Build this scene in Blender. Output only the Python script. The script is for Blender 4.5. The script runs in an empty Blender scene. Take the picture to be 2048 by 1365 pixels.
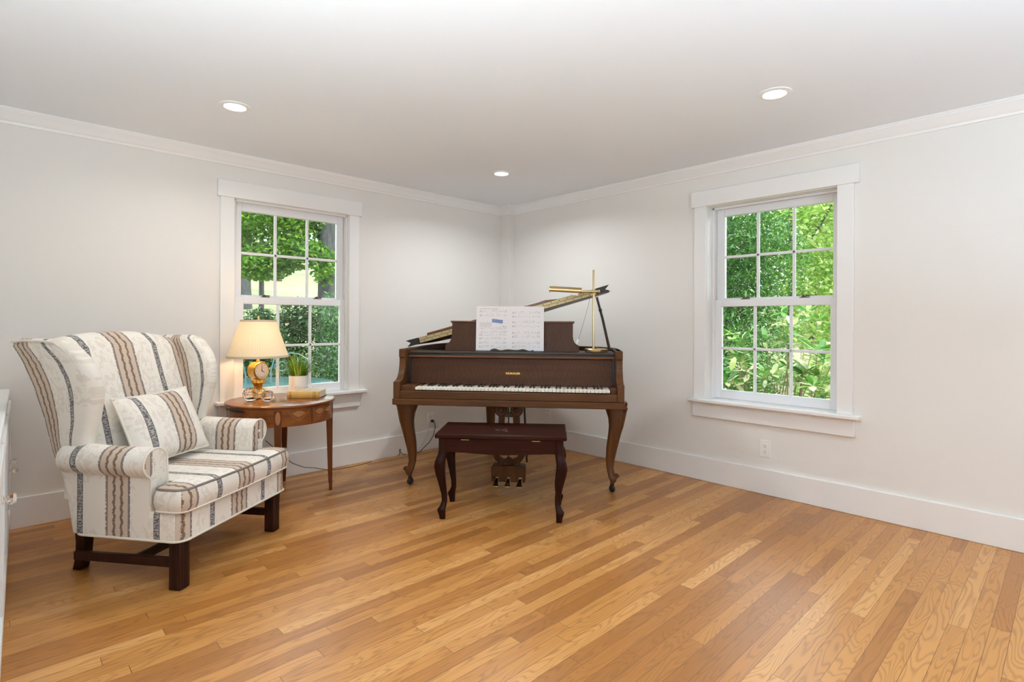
import bpy, bmesh, math, random
import numpy as np
from mathutils import Vector, Matrix
random.seed(7); RNG = np.random.default_rng(11)
C = bpy.context.scene.collection
PI = math.pi
rad = math.radians

# ------------------------------------------------------------------ materials
def new_mat(name):
    m = bpy.data.materials.new(name); m.use_nodes = True
    nt = m.node_tree; b = nt.nodes['Principled BSDF']
    return m, nt, b

def srgb(r, g, b):
    f = lambda c: (c/255/12.92) if c/255 <= .04045 else ((c/255+.055)/1.055)**2.4
    return (f(r), f(g), f(b), 1)

def plain(name, col, rough=.5, metal=0, bump=0, bscale=80, coat=0, var=0, spec=None):
    m, nt, b = new_mat(name)
    b.inputs['Base Color'].default_value = col
    b.inputs['Roughness'].default_value = rough
    b.inputs['Metallic'].default_value = metal
    if coat: b.inputs['Coat Weight'].default_value = coat; b.inputs['Coat Roughness'].default_value = .12
    if spec is not None: b.inputs['Specular IOR Level'].default_value = spec
    tc = nt.nodes.new('ShaderNodeTexCoord')
    n = nt.nodes.new('ShaderNodeTexNoise'); n.inputs['Scale'].default_value = bscale; n.inputs['Detail'].default_value = 4
    nt.links.new(tc.outputs['Object'], n.inputs['Vector'])
    if var:
        mx = nt.nodes.new('ShaderNodeMix'); mx.data_type = 'RGBA'
        mx.inputs[6].default_value = tuple(c*(1-var) for c in col[:3])+(1,)
        mx.inputs[7].default_value = tuple(min(1, c*(1+var)) for c in col[:3])+(1,)
        nt.links.new(n.outputs['Fac'], mx.inputs[0]); nt.links.new(mx.outputs[2], b.inputs['Base Color'])
    if bump:
        bp = nt.nodes.new('ShaderNodeBump'); bp.inputs['Strength'].default_value = bump; bp.inputs['Distance'].default_value = .002
        nt.links.new(n.outputs['Fac'], bp.inputs['Height']); nt.links.new(bp.outputs['Normal'], b.inputs['Normal'])
    return m

class N:
    """tiny helper for building node graphs"""
    def __init__(s, nt): s.nt = nt
    def node(s, t, **kw):
        n = s.nt.nodes.new(t)
        for k, v in kw.items(): setattr(n, k, v)
        return n
    def link(s, a, b): s.nt.links.new(a, b)
    def math(s, op, a, b=None, c=None):
        n = s.nt.nodes.new('ShaderNodeMath'); n.operation = op
        for i, v in enumerate((a, b, c)):
            if v is None: continue
            if isinstance(v, (int, float)): n.inputs[i].default_value = v
            else: s.nt.links.new(v, n.inputs[i])
        return n.outputs[0]
    def comb(s, x, y, z=0):
        n = s.nt.nodes.new('ShaderNodeCombineXYZ')
        for i, v in enumerate((x, y, z)):
            if isinstance(v, (int, float)): n.inputs[i].default_value = v
            else: s.nt.links.new(v, n.inputs[i])
        return n.outputs[0]
    def noise(s, vec, scale=1, detail=2, rough=.5, dist=0):
        n = s.nt.nodes.new('ShaderNodeTexNoise'); s.nt.links.new(vec, n.inputs['Vector'])
        n.inputs['Scale'].default_value = scale; n.inputs['Detail'].default_value = detail
        n.inputs['Roughness'].default_value = rough; n.inputs['Distortion'].default_value = dist
        return n.outputs['Fac']
    def white(s, vec, dim='3D'):
        n = s.nt.nodes.new('ShaderNodeTexWhiteNoise'); n.noise_dimensions = dim
        s.nt.links.new(vec, n.inputs['W' if dim == '1D' else 'Vector'])
        return n.outputs['Value'], n.outputs['Color']
    def ramp(s, fac, stops, interp='LINEAR'):
        n = s.nt.nodes.new('ShaderNodeValToRGB'); cr = n.color_ramp; cr.interpolation = interp
        while len(cr.elements) < len(stops): cr.elements.new(1)
        for e, (p, col) in zip(cr.elements, stops):
            e.position = p; e.color = col if len(col) == 4 else (*col, 1)
        s.nt.links.new(fac, n.inputs[0]); return n.outputs[0]
    def mix(s, fac, a, b, blend='MIX'):
        n = s.nt.nodes.new('ShaderNodeMix'); n.data_type = 'RGBA'; n.blend_type = blend
        for i, v in ((0, fac), (6, a), (7, b)):
            if isinstance(v, (int, float)): n.inputs[i].default_value = v
            elif isinstance(v, tuple): n.inputs[i].default_value = v if len(v) == 4 else (*v, 1)
            else: s.nt.links.new(v, n.inputs[i])
        return n.outputs[2]
    def bump(s, h, strength=.3, dist=.002):
        n = s.nt.nodes.new('ShaderNodeBump'); n.inputs['Strength'].default_value = strength; n.inputs['Distance'].default_value = dist
        s.nt.links.new(h, n.inputs['Height']); return n.outputs[0]

def floor_mat():
    m, nt, b = new_mat('oak strip floor'); g = N(nt)
    pos = g.node('ShaderNodeNewGeometry').outputs['Position']
    sp = g.node('ShaderNodeSeparateXYZ'); g.link(pos, sp.inputs[0])
    x, y = sp.outputs[0], sp.outputs[1]
    yp = g.math('DIVIDE', y, .0575); row = g.math('FLOOR', yp); fy = g.math('FRACT', yp)
    rr, _ = g.white(row, '1D')
    xp = g.math('ADD', g.math('DIVIDE', x, g.math('ADD', .75, g.math('MULTIPLY', rr, .5))), g.math('MULTIPLY', rr, 37.3))
    idx = g.math('FLOOR', xp); fx = g.math('FRACT', xp)
    bid = g.comb(row, idx, 3.1)
    bv, bc = g.white(bid)
    sb = g.node('ShaderNodeSeparateColor'); g.link(bc, sb.inputs[0])
    gx = g.math('ADD', x, g.math('MULTIPLY', bv, 50)); gy = g.math('ADD', y, g.math('MULTIPLY', sb.outputs[1], 30))
    field = g.noise(g.comb(g.math('MULTIPLY', gx, 2.0), g.math('MULTIPLY', gy, 15)), 1, 1.5, .45, .25)
    freq = g.math('ADD', 55, g.math('MULTIPLY', sb.outputs[2], 85))
    ring = g.math('ADD', .5, g.math('MULTIPLY', g.math('SINE', g.math('MULTIPLY', field, freq)), .5))
    ring = g.math('POWER', ring, 3.4)
    fine = g.noise(g.comb(g.math('MULTIPLY', gx, 7), g.math('MULTIPLY', gy, 420)), 1, 3, .6)
    blot = g.noise(g.comb(g.math('MULTIPLY', x, .8), g.math('MULTIPLY', y, .8)), 1, 2)
    base = g.ramp(bv, [(0, (.29, .102, .018)), (.25, (.40, .155, .032)), (.55, (.49, .212, .050)), (.8, (.54, .245, .064)), (1, (.63, .320, .105))])
    dark = g.mix(.62, base, (.14, .045, .010), 'MIX')
    col = g.mix(g.math('MULTIPLY', ring, .66), base, dark)
    col = g.mix(g.math('MULTIPLY', g.math('SUBTRACT', fine, .35), .8), col, g.mix(.6, col, (.52, .27, .09)))
    col = g.mix(g.math('MULTIPLY', blot, .15), col, (.54, .27, .085))
    dy = g.math('MINIMUM', fy, g.math('SUBTRACT', 1, fy)); dx = g.math('MINIMUM', fx, g.math('SUBTRACT', 1, fx))
    gap = g.math('MAXIMUM', g.math('LESS_THAN', dy, .016), g.math('LESS_THAN', dx, .0011))
    col = g.mix(g.math('MULTIPLY', gap, .72), col, (.10, .038, .012))
    g.link(col, b.inputs['Base Color'])
    ro = g.math('ADD', .24, g.math('MULTIPLY', fine, .16)); g.link(ro, b.inputs['Roughness'])
    h = g.math('SUBTRACT', g.math('MULTIPLY', fine, .25), g.math('ADD', gap, g.math('MULTIPLY', ring, .12)))
    g.link(g.bump(h, .25, .0012), b.inputs['Normal'])
    b.inputs['Specular IOR Level'].default_value = .42
    return m

def wood_mat(name, light, dark, axis='X', scale=1.0, rough=.32, figure=0, coat=.3):
    m, nt, b = new_mat(name); g = N(nt)
    tc = g.node('ShaderNodeTexCoord').outputs['Object']
    sp = g.node('ShaderNodeSeparateXYZ'); g.link(tc, sp.inputs[0])
    o = {'X': (0, 1, 2), 'Y': (1, 0, 2), 'Z': (2, 0, 1)}[axis]
    a, p, q = (sp.outputs[i] for i in o)
    v = g.comb(g.math('MULTIPLY', a, 2.2*scale), g.math('MULTIPLY', p, 26*scale), g.math('MULTIPLY', q, 26*scale))
    n1 = g.noise(v, 1, 4, .6, .5)
    fine = g.noise(g.comb(g.math('MULTIPLY', a, 9*scale), g.math('MULTIPLY', p, 260*scale), g.math('MULTIPLY', q, 260*scale)), 1, 3, .6)
    f = g.math('ADD', g.math('MULTIPLY', n1, .75), g.math('MULTIPLY', fine, .25))
    if figure:
        # crotch-veneer fans: contour lines of a warped field
        ax = g.math('ABSOLUTE', g.math('SUBTRACT', g.math('FRACT', g.math('ADD', g.math('MULTIPLY', sp.outputs[0], 2.15), .55)), .5))
        fld = g.math('ADD', g.math('MULTIPLY', ax, g.math('ADD', .9, g.math('MULTIPLY', sp.outputs[2], 1.6))), g.math('MULTIPLY', g.noise(tc, 6, 4, .6, .9), .5))
        fld = g.math('ADD', fld, g.math('MULTIPLY', sp.outputs[2], 1.1))
        fan = g.math('ADD', .5, g.math('MULTIPLY', g.math('SINE', g.math('MULTIPLY', fld, 46)), .5))
        f = g.math('ADD', g.math('MULTIPLY', f, .80), g.math('MULTIPLY', fan, figure))
    col = g.ramp(f, [(.25, dark), (.72, light)])
    g.link(col, b.inputs['Base Color'])
    b.inputs['Roughness'].default_value = rough
    b.inputs['Coat Weight'].default_value = coat; b.inputs['Coat Roughness'].default_value = .18
    b.inputs['Specular IOR Level'].default_value = .10 if 'bench' in name else .20
    return m

def damask_mat():
    m, nt, b = new_mat('striped damask'); g = N(nt)
    uv = g.node('ShaderNodeUVMap').outputs['UV']
    sp = g.node('ShaderNodeSeparateXYZ'); g.link(uv, sp.inputs[0])
    u, v = sp.outputs[0], sp.outputs[1]
    P = .38
    t = g.math('FRACT', g.math('ADD', g.math('DIVIDE', u, P), 100.25))
    d = g.math('MULTIPLY', g.math('ABSOLUTE', g.math('SUBTRACT', t, .25)), P)       # metres from band centre
    s = g.math('MULTIPLY', g.math('ABSOLUTE', g.math('SUBTRACT', t, .75)), P)       # metres from single stripe
    wob = g.math('MULTIPLY', g.math('SINE', g.math('MULTIPLY', v, 150)), .0022)
    nz = g.noise(g.comb(g.math('MULTIPLY', u, 200), g.math('MULTIPLY', v, 130)), 1, 2, .6)
    d2 = g.math('ADD', d, g.math('ADD', wob, g.math('MULTIPLY', g.math('SUBTRACT', nz, .5), .022)))
    cream = (.77, .725, .65); tan = (.54, .425, .33); brown = (.155, .098, .062); navy = (.055, .05, .06)
    # damask figure in the plain cream cloth
    vo = g.node('ShaderNodeTexVoronoi', feature='SMOOTH_F1'); vo.inputs['Scale'].default_value = 1
    g.link(g.comb(g.math('MULTIPLY', u, 17), g.math('MULTIPLY', v, 10)), vo.inputs['Vector'])
    fg = g.noise(g.comb(g.math('MULTIPLY', u, 40), g.math('MULTIPLY', v, 28)), 1, 2, .5, 1.2)
    fig = g.math('MULTIPLY', g.math('GREATER_THAN', fg, .52), g.math('LESS_THAN', vo.outputs['Distance'], .47))
    base = g.mix(g.math('MULTIPLY', fig, .55), (*cream, 1), (.62, .55, .46, 1))
    K = 1/.08
    bandcol = g.ramp(g.math('MULTIPLY', d2, K), [(0, tan), (.0115*K, tan), (.0135*K, brown), (.0235*K, brown), (.0255*K, tan), (.049*K, tan)])
    inband = g.math('LESS_THAN', d, .058)
    col = g.mix(inband, base, bandcol)
    flick = g.noise(g.comb(g.math('MULTIPLY', u, 60), g.math('MULTIPLY', v, 170)), 1, 1, .5)
    l1 = g.math('LESS_THAN', g.math('ABSOLUTE', g.math('SUBTRACT', d, .0525)), .0022)
    l2 = g.math('MULTIPLY', g.math('LESS_THAN', g.math('ABSOLUTE', g.math('SUBTRACT', d, .0585)), .0026), g.math('GREATER_THAN', flick, .40))
    ln = g.math('MAXIMUM', l1, l2)
    ins = g.math('LESS_THAN', s, .0135)
    sc = g.math('MULTIPLY', ins, g.math('ADD', .55, g.math('MULTIPLY', g.math('GREATER_THAN', flick, .5), .4)))
    edge = g.math('LESS_THAN', g.math('ABSOLUTE', g.math('SUBTRACT', s, .0135)), .0016)
    mask = g.math('MAXIMUM', g.math('MULTIPLY', ln, .88), g.math('MAXIMUM', sc, g.math('MULTIPLY', edge, .9)))
    col = g.mix(mask, col, (*navy, 1))
    g.link(col, b.inputs['Base Color'])
    b.inputs['Roughness'].default_value = .72
    b.inputs['Sheen Weight'].default_value = .15
    weave = g.noise(g.comb(g.math('MULTIPLY', u, 900), g.math('MULTIPLY', v, 900)), 1, 2)
    g.link(g.bump(g.math('ADD', g.math('MULTIPLY', weave, .5), g.math('MULTIPLY', fig, .5)), .18, .001), b.inputs['Normal'])
    return m

def leaf_mat(name, cols, trans=.45):
    m, nt, b = new_mat(name); g = N(nt)
    r = g.node('ShaderNodeNewGeometry').outputs['Random Per Island']
    k = len(cols)-1
    col = g.ramp(r, [(i/k, c) for i, c in enumerate(cols)])
    dif = g.node('ShaderNodeBsdfDiffuse'); tr = g.node('ShaderNodeBsdfTranslucent'); mx = g.node('ShaderNodeMixShader')
    gl = g.node('ShaderNodeBsdfGlossy'); gl.inputs['Roughness'].default_value = .45; mg = g.node('ShaderNodeMixShader'); mg.inputs[0].default_value = .06
    g.link(col, dif.inputs[0]); g.link(col, tr.inputs[0]); mx.inputs[0].default_value = trans
    g.link(dif.outputs[0], mx.inputs[1]); g.link(tr.outputs[0], mx.inputs[2])
    g.link(mx.outputs[0], mg.inputs[1]); g.link(gl.outputs[0], mg.inputs[2])
    g.link(mg.outputs[0], nt.nodes['Material Output'].inputs[0])
    return m

def pane_mat():
    m, nt, b = new_mat('window glass'); g = N(nt)
    t = g.node('ShaderNodeBsdfTransparent'); t.inputs[0].default_value = (.97, .985, .98, 1)
    gl = g.node('ShaderNodeBsdfGlossy'); gl.inputs['Roughness'].default_value = .02
    fr = g.node('ShaderNodeFresnel'); fr.inputs[0].default_value = 1.35
    mx = g.node('ShaderNodeMixShader'); g.link(fr.outputs[0], mx.inputs[0]); g.link(t.outputs[0], mx.inputs[1]); g.link(gl.outputs[0], mx.inputs[2])
    g.link(mx.outputs[0], nt.nodes['Material Output'].inputs[0]); return m

def emit_mat(name, col, s):
    m, nt, b = new_mat(name)
    b.inputs['Base Color'].default_value = col
    b.inputs['Emission Color'].default_value = col; b.inputs['Emission Strength'].default_value = s
    return m

def shade_mat():
    m, nt, b = new_mat('pleated shade cloth'); g = N(nt)
    dif = g.node('ShaderNodeBsdfDiffuse'); tr = g.node('ShaderNodeBsdfTranslucent'); mx = g.node('ShaderNodeMixShader')
    dif.inputs[0].default_value = (.80, .70, .50, 1); tr.inputs[0].default_value = (.80, .66, .42, 1); mx.inputs[0].default_value = .105
    g.link(dif.outputs[0], mx.inputs[1]); g.link(tr.outputs[0], mx.inputs[2])
    g.link(mx.outputs[0], nt.nodes['Material Output'].inputs[0]); return m

def glass_mat():
    m, nt, b = new_mat('crystal')
    b.inputs['Base Color'].default_value = (1, .97, .95, 1); b.inputs['Roughness'].default_value = .02
    b.inputs['Transmission Weight'].default_value = 1; b.inputs['IOR'].default_value = 1.38
    return m

def bark_mat(name, a, bcol):
    m, nt, b = new_mat(name); g = N(nt)
    tc = g.node('ShaderNodeTexCoord').outputs['Object']
    sp = g.node('ShaderNodeSeparateXYZ'); g.link(tc, sp.inputs[0])
    f = g.noise(g.comb(g.math('MULTIPLY', sp.outputs[0], 22), g.math('MULTIPLY', sp.outputs[1], 22), g.math('MULTIPLY', sp.outputs[2], 5)), 1, 4, .65, .6)
    g.link(g.ramp(f, [(.3, a), (.7, bcol)]), b.inputs['Base Color']); b.inputs['Roughness'].default_value = .9
    g.link(g.bump(f, .8, .03), b.inputs['Normal']); return m

def ground_mat():
    m, nt, b = new_mat('meadow grass'); g = N(nt)
    pos = g.node('ShaderNodeNewGeometry').outputs['Position']
    f = g.noise(pos, .35, 4, .6); h = g.noise(pos, 9, 3, .6)
    c = g.ramp(f, [(.3, (.165, .185, .065)), (.7, (.285, .275, .150))])
    g.link(g.mix(g.math('MULTIPLY', h, .4), c, (.33, .315, .22)), b.inputs['Base Color']); b.inputs['Roughness'].default_value = 1
    return m

M = dict(
    floor=floor_mat(),
    wall=plain('warm white wall paint', srgb(231, 228, 223), .65, bump=.05, bscale=220),
    ceil=plain('flat white ceiling paint', srgb(236, 240, 244), .8, bump=.04, bscale=200),
    trim=plain('white gloss trim paint', srgb(238, 237, 235), .32),
    vinyl=plain('white vinyl sash', srgb(238, 239, 241), .35),
    pane=pane_mat(),
    lens=emit_mat('lit lens', (1, .96, .90, 1), 9),
    fabric=damask_mat(),
    welt=plain('cream welt cord', (.74, .69, .60, 1), .7, bump=.3, bscale=600),
    weltd=plain('grey brown welt cord', (.19, .155, .13, 1), .7, bump=.3, bscale=600),
    mahog=wood_mat('dark mahogany legs', (.040, .012, .006), (.010, .004, .003), 'Z', 1.2, .38, 0, 0),
    bench=wood_mat('dark mahogany bench', (.042, .010, .005), (.014, .0035, .002), 'X', 1, .36, 0, 0),
    benchz=wood_mat('dark mahogany bench legs', (.032, .008, .0045), (.010, .003, .002), 'Z', 1, .34, 0, 0),
    walnut=wood_mat('walnut case', (.120, .046, .014), (.050, .018, .0055), 'X', .8, .42, 0, .0),
    walnutz=wood_mat('walnut upright grain', (.125, .047, .0135), (.048, .017, .005), 'Z', 1, .40, 0, .0),
    veneer=wood_mat('figured walnut veneer', (.088, .029, .0085), (.034, .011, .0035), 'X', .7, .5, .13, .0),
    rail=wood_mat('red brown rail', (.19, .07, .028), (.10, .035, .014), 'X', 1, .3),
    dkwal=plain('dark aged walnut', (.028, .012, .006, 1), .5, var=.2, bscale=30),
    inlay=wood_mat('table mahogany', (.27, .085, .020), (.11, .030, .007), 'X', 1, .22, .0, .2),
    inlayz=wood_mat('table leg mahogany', (.16, .047, .012), (.075, .020, .006), 'Z', 1, .34, 0, 0),
    satin=plain('satinwood inlay', (.33, .125, .032, 1), .3, var=.2, bscale=60, coat=.4),
    string=plain('pale inlay stringing', (.24, .095, .034, 1), .3),
    black=plain('black paint', (.008, .008, .008, 1), .4),
    ivory=plain('ivory key tops', srgb(240, 232, 216), .25, var=.03, bscale=3),
    ebony=plain('ebony sharps', (.006, .006, .006, 1), .28),
    brass=plain('polished brass', (.60, .47, .24, 1), .27, 1),
    oldbrass=plain('aged hinge brass', (.46, .365, .19, 1), .42, .55, var=.15, bscale=40),
    bronze=plain('dark bronze', (.11, .075, .045, 1), .4, .7),
    gold=plain('gilt metal', (.78, .45, .10, 1), .28, 1, bump=.4, bscale=90),
    dial=plain('silvered dial', srgb(226, 222, 214), .4, .1),
    steel=plain('nickel', (.72, .72, .74, 1), .22, 1),
    iron=plain('dark iron', (.03, .028, .026, 1), .45, .6),
    shade=shade_mat(),
    tape=plain('shade trim tape', (.60, .50, .34, 1), .7),
    crystal=glass_mat(),
    ceramic=plain('ribbed white ceramic', srgb(236, 230, 222), .45),
    soil=plain('dark soil', (.03, .02, .012, 1), .9, bump=.8, bscale=150),
    paper=plain('white paper', srgb(244, 243, 246), .6),
    ink=plain('grey print ink', (.30, .30, .33, 1), .7),
    blue=plain('blue sticker', srgb(120, 142, 190), .5),
    bookcloth=plain('ochre book cloth', (.60, .38, .10, 1), .6, var=.25, bscale=18),
    bookred=plain('brown book board', (.075, .038, .020, 1), .5),
    bookcover=plain('mottled book cover', srgb(180, 168, 140), .35, var=.35, bscale=25),
    pages=plain('book page edges', srgb(222, 208, 178), .8, bump=.6, bscale=300),
    outlet=plain('white outlet plastic', srgb(238, 237, 234), .3),
    slot=plain('outlet slots', (.02, .02, .02, 1), .5),
    cordb=plain('black cord rubber', (.012, .012, .013, 1), .45),
    cordw=plain('white cord', srgb(205, 203, 198), .5),
    cordbr=plain('brown lamp cord', (.06, .045, .035, 1), .5),
    cab=plain('white cabinet paint', srgb(226, 226, 224), .7, spec=.2),
    maple=leaf_mat('maple leaves', [(.055, .16, .015), (.10, .26, .02), (.17, .36, .03), (.30, .48, .06)], .5),
    shrubm=leaf_mat('dark shrub leaves', [(.02, .055, .014), (.035, .095, .022), (.07, .15, .04)], .3),
    hemm=leaf_mat('hemlock sprays', [(.035, .12, .02), (.06, .20, .03), (.11, .27, .05)], .3),
    ivym=leaf_mat('ivy leaves', [(.03, .10, .025), (.06, .17, .04), (.12, .26, .06)], .3),
    rhodo=leaf_mat('rhododendron leaves', [(.04, .15, .02), (.08, .24, .035), (.15, .34, .055), (.40, .50, .15), (.84, .79, .54)], .35),  # palest stops stand in for sun highlights on the leaves
    lightm=leaf_mat('sunlit birch leaves', [(.13, .30, .03), (.24, .44, .06), (.42, .58, .14), (.62, .70, .30)], .5),
    grassm=leaf_mat('faux grass blades', [(.06, .16, .012), (.13, .28, .02), (.28, .44, .04), (.50, .56, .07)], .25),
    bark=bark_mat('grey bark', (.022, .024, .023), (.085, .09, .09)),
    twig=plain('brown twigs', (.26, .19, .12, 1), .8),
    ground=ground_mat(),
    teal=plain('teal patio paint', (.035, .10, .11, 1), .35),
    tealglass=plain('teal glass top', (.055, .115, .11, 1), .15),
    ext=plain('white clapboard', srgb(225, 225, 222), .6),
)

# ------------------------------------------------------------------ mesh helpers
class MB:
    def __init__(s): s.v = []; s.f = []; s.T = None
    def add(s, vs, fs):
        o = len(s.v)
        if s.T is not None: vs = [tuple(s.T @ Vector(p)) for p in vs]
        s.v += [tuple(p) for p in vs]; s.f += [tuple(i+o for i in f) for f in fs]; return s
    def box(s, x0, x1, y0, y1, z0, z1):
        vs = [(x, y, z) for z in (z0, z1) for y in (y0, y1) for x in (x0, x1)]
        return s.add(vs, [(0, 2, 3, 1), (4, 5, 7, 6), (0, 1, 5, 4), (1, 3, 7, 5), (3, 2, 6, 7), (2, 0, 4, 6)])
    def loft(s, rings, caps=True, closed=True):
        n = len(rings[0]); vs = [p for r in rings for p in r]; fs = []
        for i in range(len(rings)-1):
            for j in range(n if closed else n-1):
                k = (j+1) % n
                fs.append((i*n+j, i*n+k, (i+1)*n+k, (i+1)*n+j))
        if caps and closed:
            fs.append(tuple(range(n-1, -1, -1))); fs.append(tuple((len(rings)-1)*n+j for j in range(n)))
        return s.add(vs, fs)
    def prism(s, poly, plane, a, b):
        f = {'xz': lambda p, t: (p[0], t, p[1]), 'yz': lambda p, t: (t, p[0], p[1]), 'xy': lambda p, t: (p[0], p[1], t)}[plane]
        return s.loft([[f(p, a) for p in poly], [f(p, b) for p in poly]])
    def tube(s, path, r, n=8, flat=1.0):
        path = [Vector(p) for p in path]; m = len(path)
        rs = r if isinstance(r, (list, tuple)) else [r]*m
        rings = []; up = None
        for i, p in enumerate(path):
            t = (path[min(i+1, m-1)]-path[max(i-1, 0)]).normalized()
            if up is None:
                up = Vector((0, 0, 1)) if abs(t.z) < .9 else Vector((1, 0, 0))
            u = t.cross(up).normalized(); w = u.cross(t).normalized(); up = w
            rings.append([tuple(p+(u*math.cos(2*PI*k/n)+w*math.sin(2*PI*k/n)*flat)*rs[i]) for k in range(n)])
        return s.loft(rings)
    def lathe(s, prof, n=32, c=(0, 0, 0), wob=None, ring=False):
        if ring: prof = list(prof)+[prof[0]]
        rings = []
        for r, z in prof:
            rings.append([(c[0]+r*(1+(wob(k, n) if wob else 0))*math.cos(2*PI*k/n), c[1]+r*(1+(wob(k, n) if wob else 0))*math.sin(2*PI*k/n), c[2]+z) for k in range(n)])
        return s.loft(rings, caps=not ring)
    def sphere(s, c, r, n=12, m=8, sc=(1, 1, 1)):
        prof = [(max(1e-4, math.sin(PI*i/m)), -math.cos(PI*i/m)) for i in range(m+1)]
        rings = [[(c[0]+r*sc[0]*q*math.cos(2*PI*k/n), c[1]+r*sc[1]*q*math.sin(2*PI*k/n), c[2]+r*sc[2]*z) for k in range(n)] for q, z in prof]
        return s.loft(rings)
    def build(s, name, mat, parent=None, bevel=0, seg=2, smooth=35, uvf=None, sub=0, flat=False):
        bm = bmesh.new(); vv = [bm.verts.new(p) for p in s.v]
        for f in s.f:
            try: bm.faces.new([vv[i] for i in f])
            except ValueError: pass
        bmesh.ops.recalc_face_normals(bm, faces=bm.faces[:])
        me = bpy.data.meshes.new(name)
        if uvf:
            L = bm.loops.layers.uv.new('UVMap')
            for f in bm.faces:
                nrm = f.normal
                for lp in f.loops: lp[L].uv = uvf(lp.vert.co, nrm)
        bm.to_mesh(me); bm.free()
        if not flat:
            me.polygons.foreach_set('use_smooth', [True]*len(me.polygons))
            me.set_sharp_from_angle(angle=rad(smooth))
        me.materials.append(mat)
        o = bpy.data.objects.new(name, me); C.objects.link(o)
        if parent is not None: o.parent = parent
        if bevel:
            b = o.modifiers.new('bevel', 'BEVEL'); b.width = bevel; b.segments = seg; b.limit_method = 'ANGLE'; b.angle_limit = rad(40); b.harden_normals = False
        if sub:
            b = o.modifiers.new('sub', 'SUBSURF'); b.levels = sub; b.render_levels = sub
        return o

def box(name, mat, parent, x0, x1, y0, y1, z0, z1, bevel=.003):
    return MB().box(x0, x1, y0, y1, z0, z1).build(name, mat, parent, bevel)

def tag(o, label, cat, group=None, kind=None):
    o['label'] = label; o['category'] = cat
    if group: o['group'] = group
    if kind: o['kind'] = kind
    return o
def thing(name, label, cat, loc=(0, 0, 0), rotz=0, group=None, kind=None):
    o = bpy.data.objects.new(name, None); C.objects.link(o); o.location = loc; o.rotation_euler = (0, 0, rotz)
    o.empty_display_size = .1
    return tag(o, label, cat, group, kind)
def kids(o): return list(o.children)
def dup_tree(o, parent=None):
    c = o.copy(); C.objects.link(c)
    if parent is not None: c.parent = parent
    for ch in kids(o): dup_tree(ch, c)
    return c

# ------------------------------------------------------------------ camera
FPX = 1085.0
yaw, roll, pitch = rad(43.745), rad(.275), rad(.154)
c_, s_ = math.cos(yaw), math.sin(yaw)
F0 = Vector((s_, c_, 0)); R0 = Vector((c_, -s_, 0)); U0 = Vector((0, 0, 1))
Fv = F0*math.cos(pitch)+U0*math.sin(pitch); Uv = U0*math.cos(pitch)-F0*math.sin(pitch)
Rv = R0*math.cos(roll)+Uv*math.sin(roll); Uv = Uv*math.cos(roll)-R0*math.sin(roll)
cam = bpy.data.cameras.new('camera'); co = bpy.data.objects.new('camera', cam); C.objects.link(co)
mw = Matrix.Identity(4)
for i in range(3):
    mw[i][0] = Rv[i]; mw[i][1] = Uv[i]; mw[i][2] = -Fv[i]
mw[2][3] = 1.15
co.matrix_world = mw
cam.sensor_fit = 'HORIZONTAL'; cam.sensor_width = 36; cam.lens = 36*FPX/2048
cam.shift_y = -(682.5-641.1)/2048; cam.clip_start = .02
bpy.context.scene.camera = co

# ------------------------------------------------------------------ room shell
YB, XR, H, XL, YF = 4.038, 3.756, 2.296, -.36, -2.6
WT = .24
def wall_with_holes(name, axis, pos, thick, a0, a1, holes, label):
    """axis 'y': wall plane y=pos running along x; 'x': plane x=pos running along y. holes = (h0,h1,z0,z1)"""
    b = MB(); top = H+.02
    def bx(u0, u1, z0, z1):
        t0, t1 = sorted((pos, pos+thick))
        if axis == 'y': b.box(u0, u1, t0, t1, z0, z1)
        else: b.box(t0, t1, u0, u1, z0, z1)
    cur = a0
    for h0, h1, z0, z1 in sorted(holes):
        h0, h1, z0, z1 = h0-.011, h1+.011, z0-.028, z1+.011
        bx(cur, h0, -.02, top); bx(h0, h1, -.02, z0); bx(h0, h1, z1, top); cur = h1
    bx(cur, a1, -.02, top)
    o = b.build(name, M['wall']); return tag(o, label, 'wall', kind='structure')
W1 = (1.20, 2.05, .597, 1.996); W2 = (1.027, 1.876, .597, 1.997)
wall_with_holes('wall_back', 'y', YB, .125, XL-.2, XR+WT, [W1], 'warm white wall behind the armchair with one window')
wall_with_holes('wall_right', 'x', XR, .20, YF-.2, YB, [W2], 'warm white wall on the right with one window')
LW = [(-2.2, -1.1, .55, 2.0)]  # added opening, unseen, brings extra daylight into the room
wall_with_holes('wall_left', 'x', XL, -.2, YF-.2, YB, LW, 'warm white wall behind the white cabinet')
wall_with_holes('wall_front', 'y', YF, -.2, XL-.2, XR+WT, [], 'warm white wall behind the viewer')
# boxed-in pipe chase in the corner
tag(MB().box(3.690, XR, 3.905, YB, 0, H).build('wall_corner', M['wall']), 'narrow boxed pipe chase filling the corner behind the piano', 'wall', kind='structure')
tag(MB().box(XL-.2, XR+WT, YF-.2, YB+WT, -.12, 0).build('floor', M['floor']), 'honey oak strip floor', 'floor', kind='structure')
tag(MB().box(XL-.2, XR+WT, YF-.2, YB+WT, H, H+.15).build('ceiling', M['ceil']), 'flat white ceiling with recessed lights', 'ceiling', kind='structure')
# exterior roof so the house shades its own garden
rf = MB(); rf.prism([(YF-.7, 2.46), (YB+.35, 2.46), (YB+.35, 2.52), (.8, 4.3), (YF-.7, 2.52)], 'yz', XL-.6, XR+.45)
tag(rf.build('roof', M['ext']), 'pitched house roof above the ceiling', 'roof', kind='structure')

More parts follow.
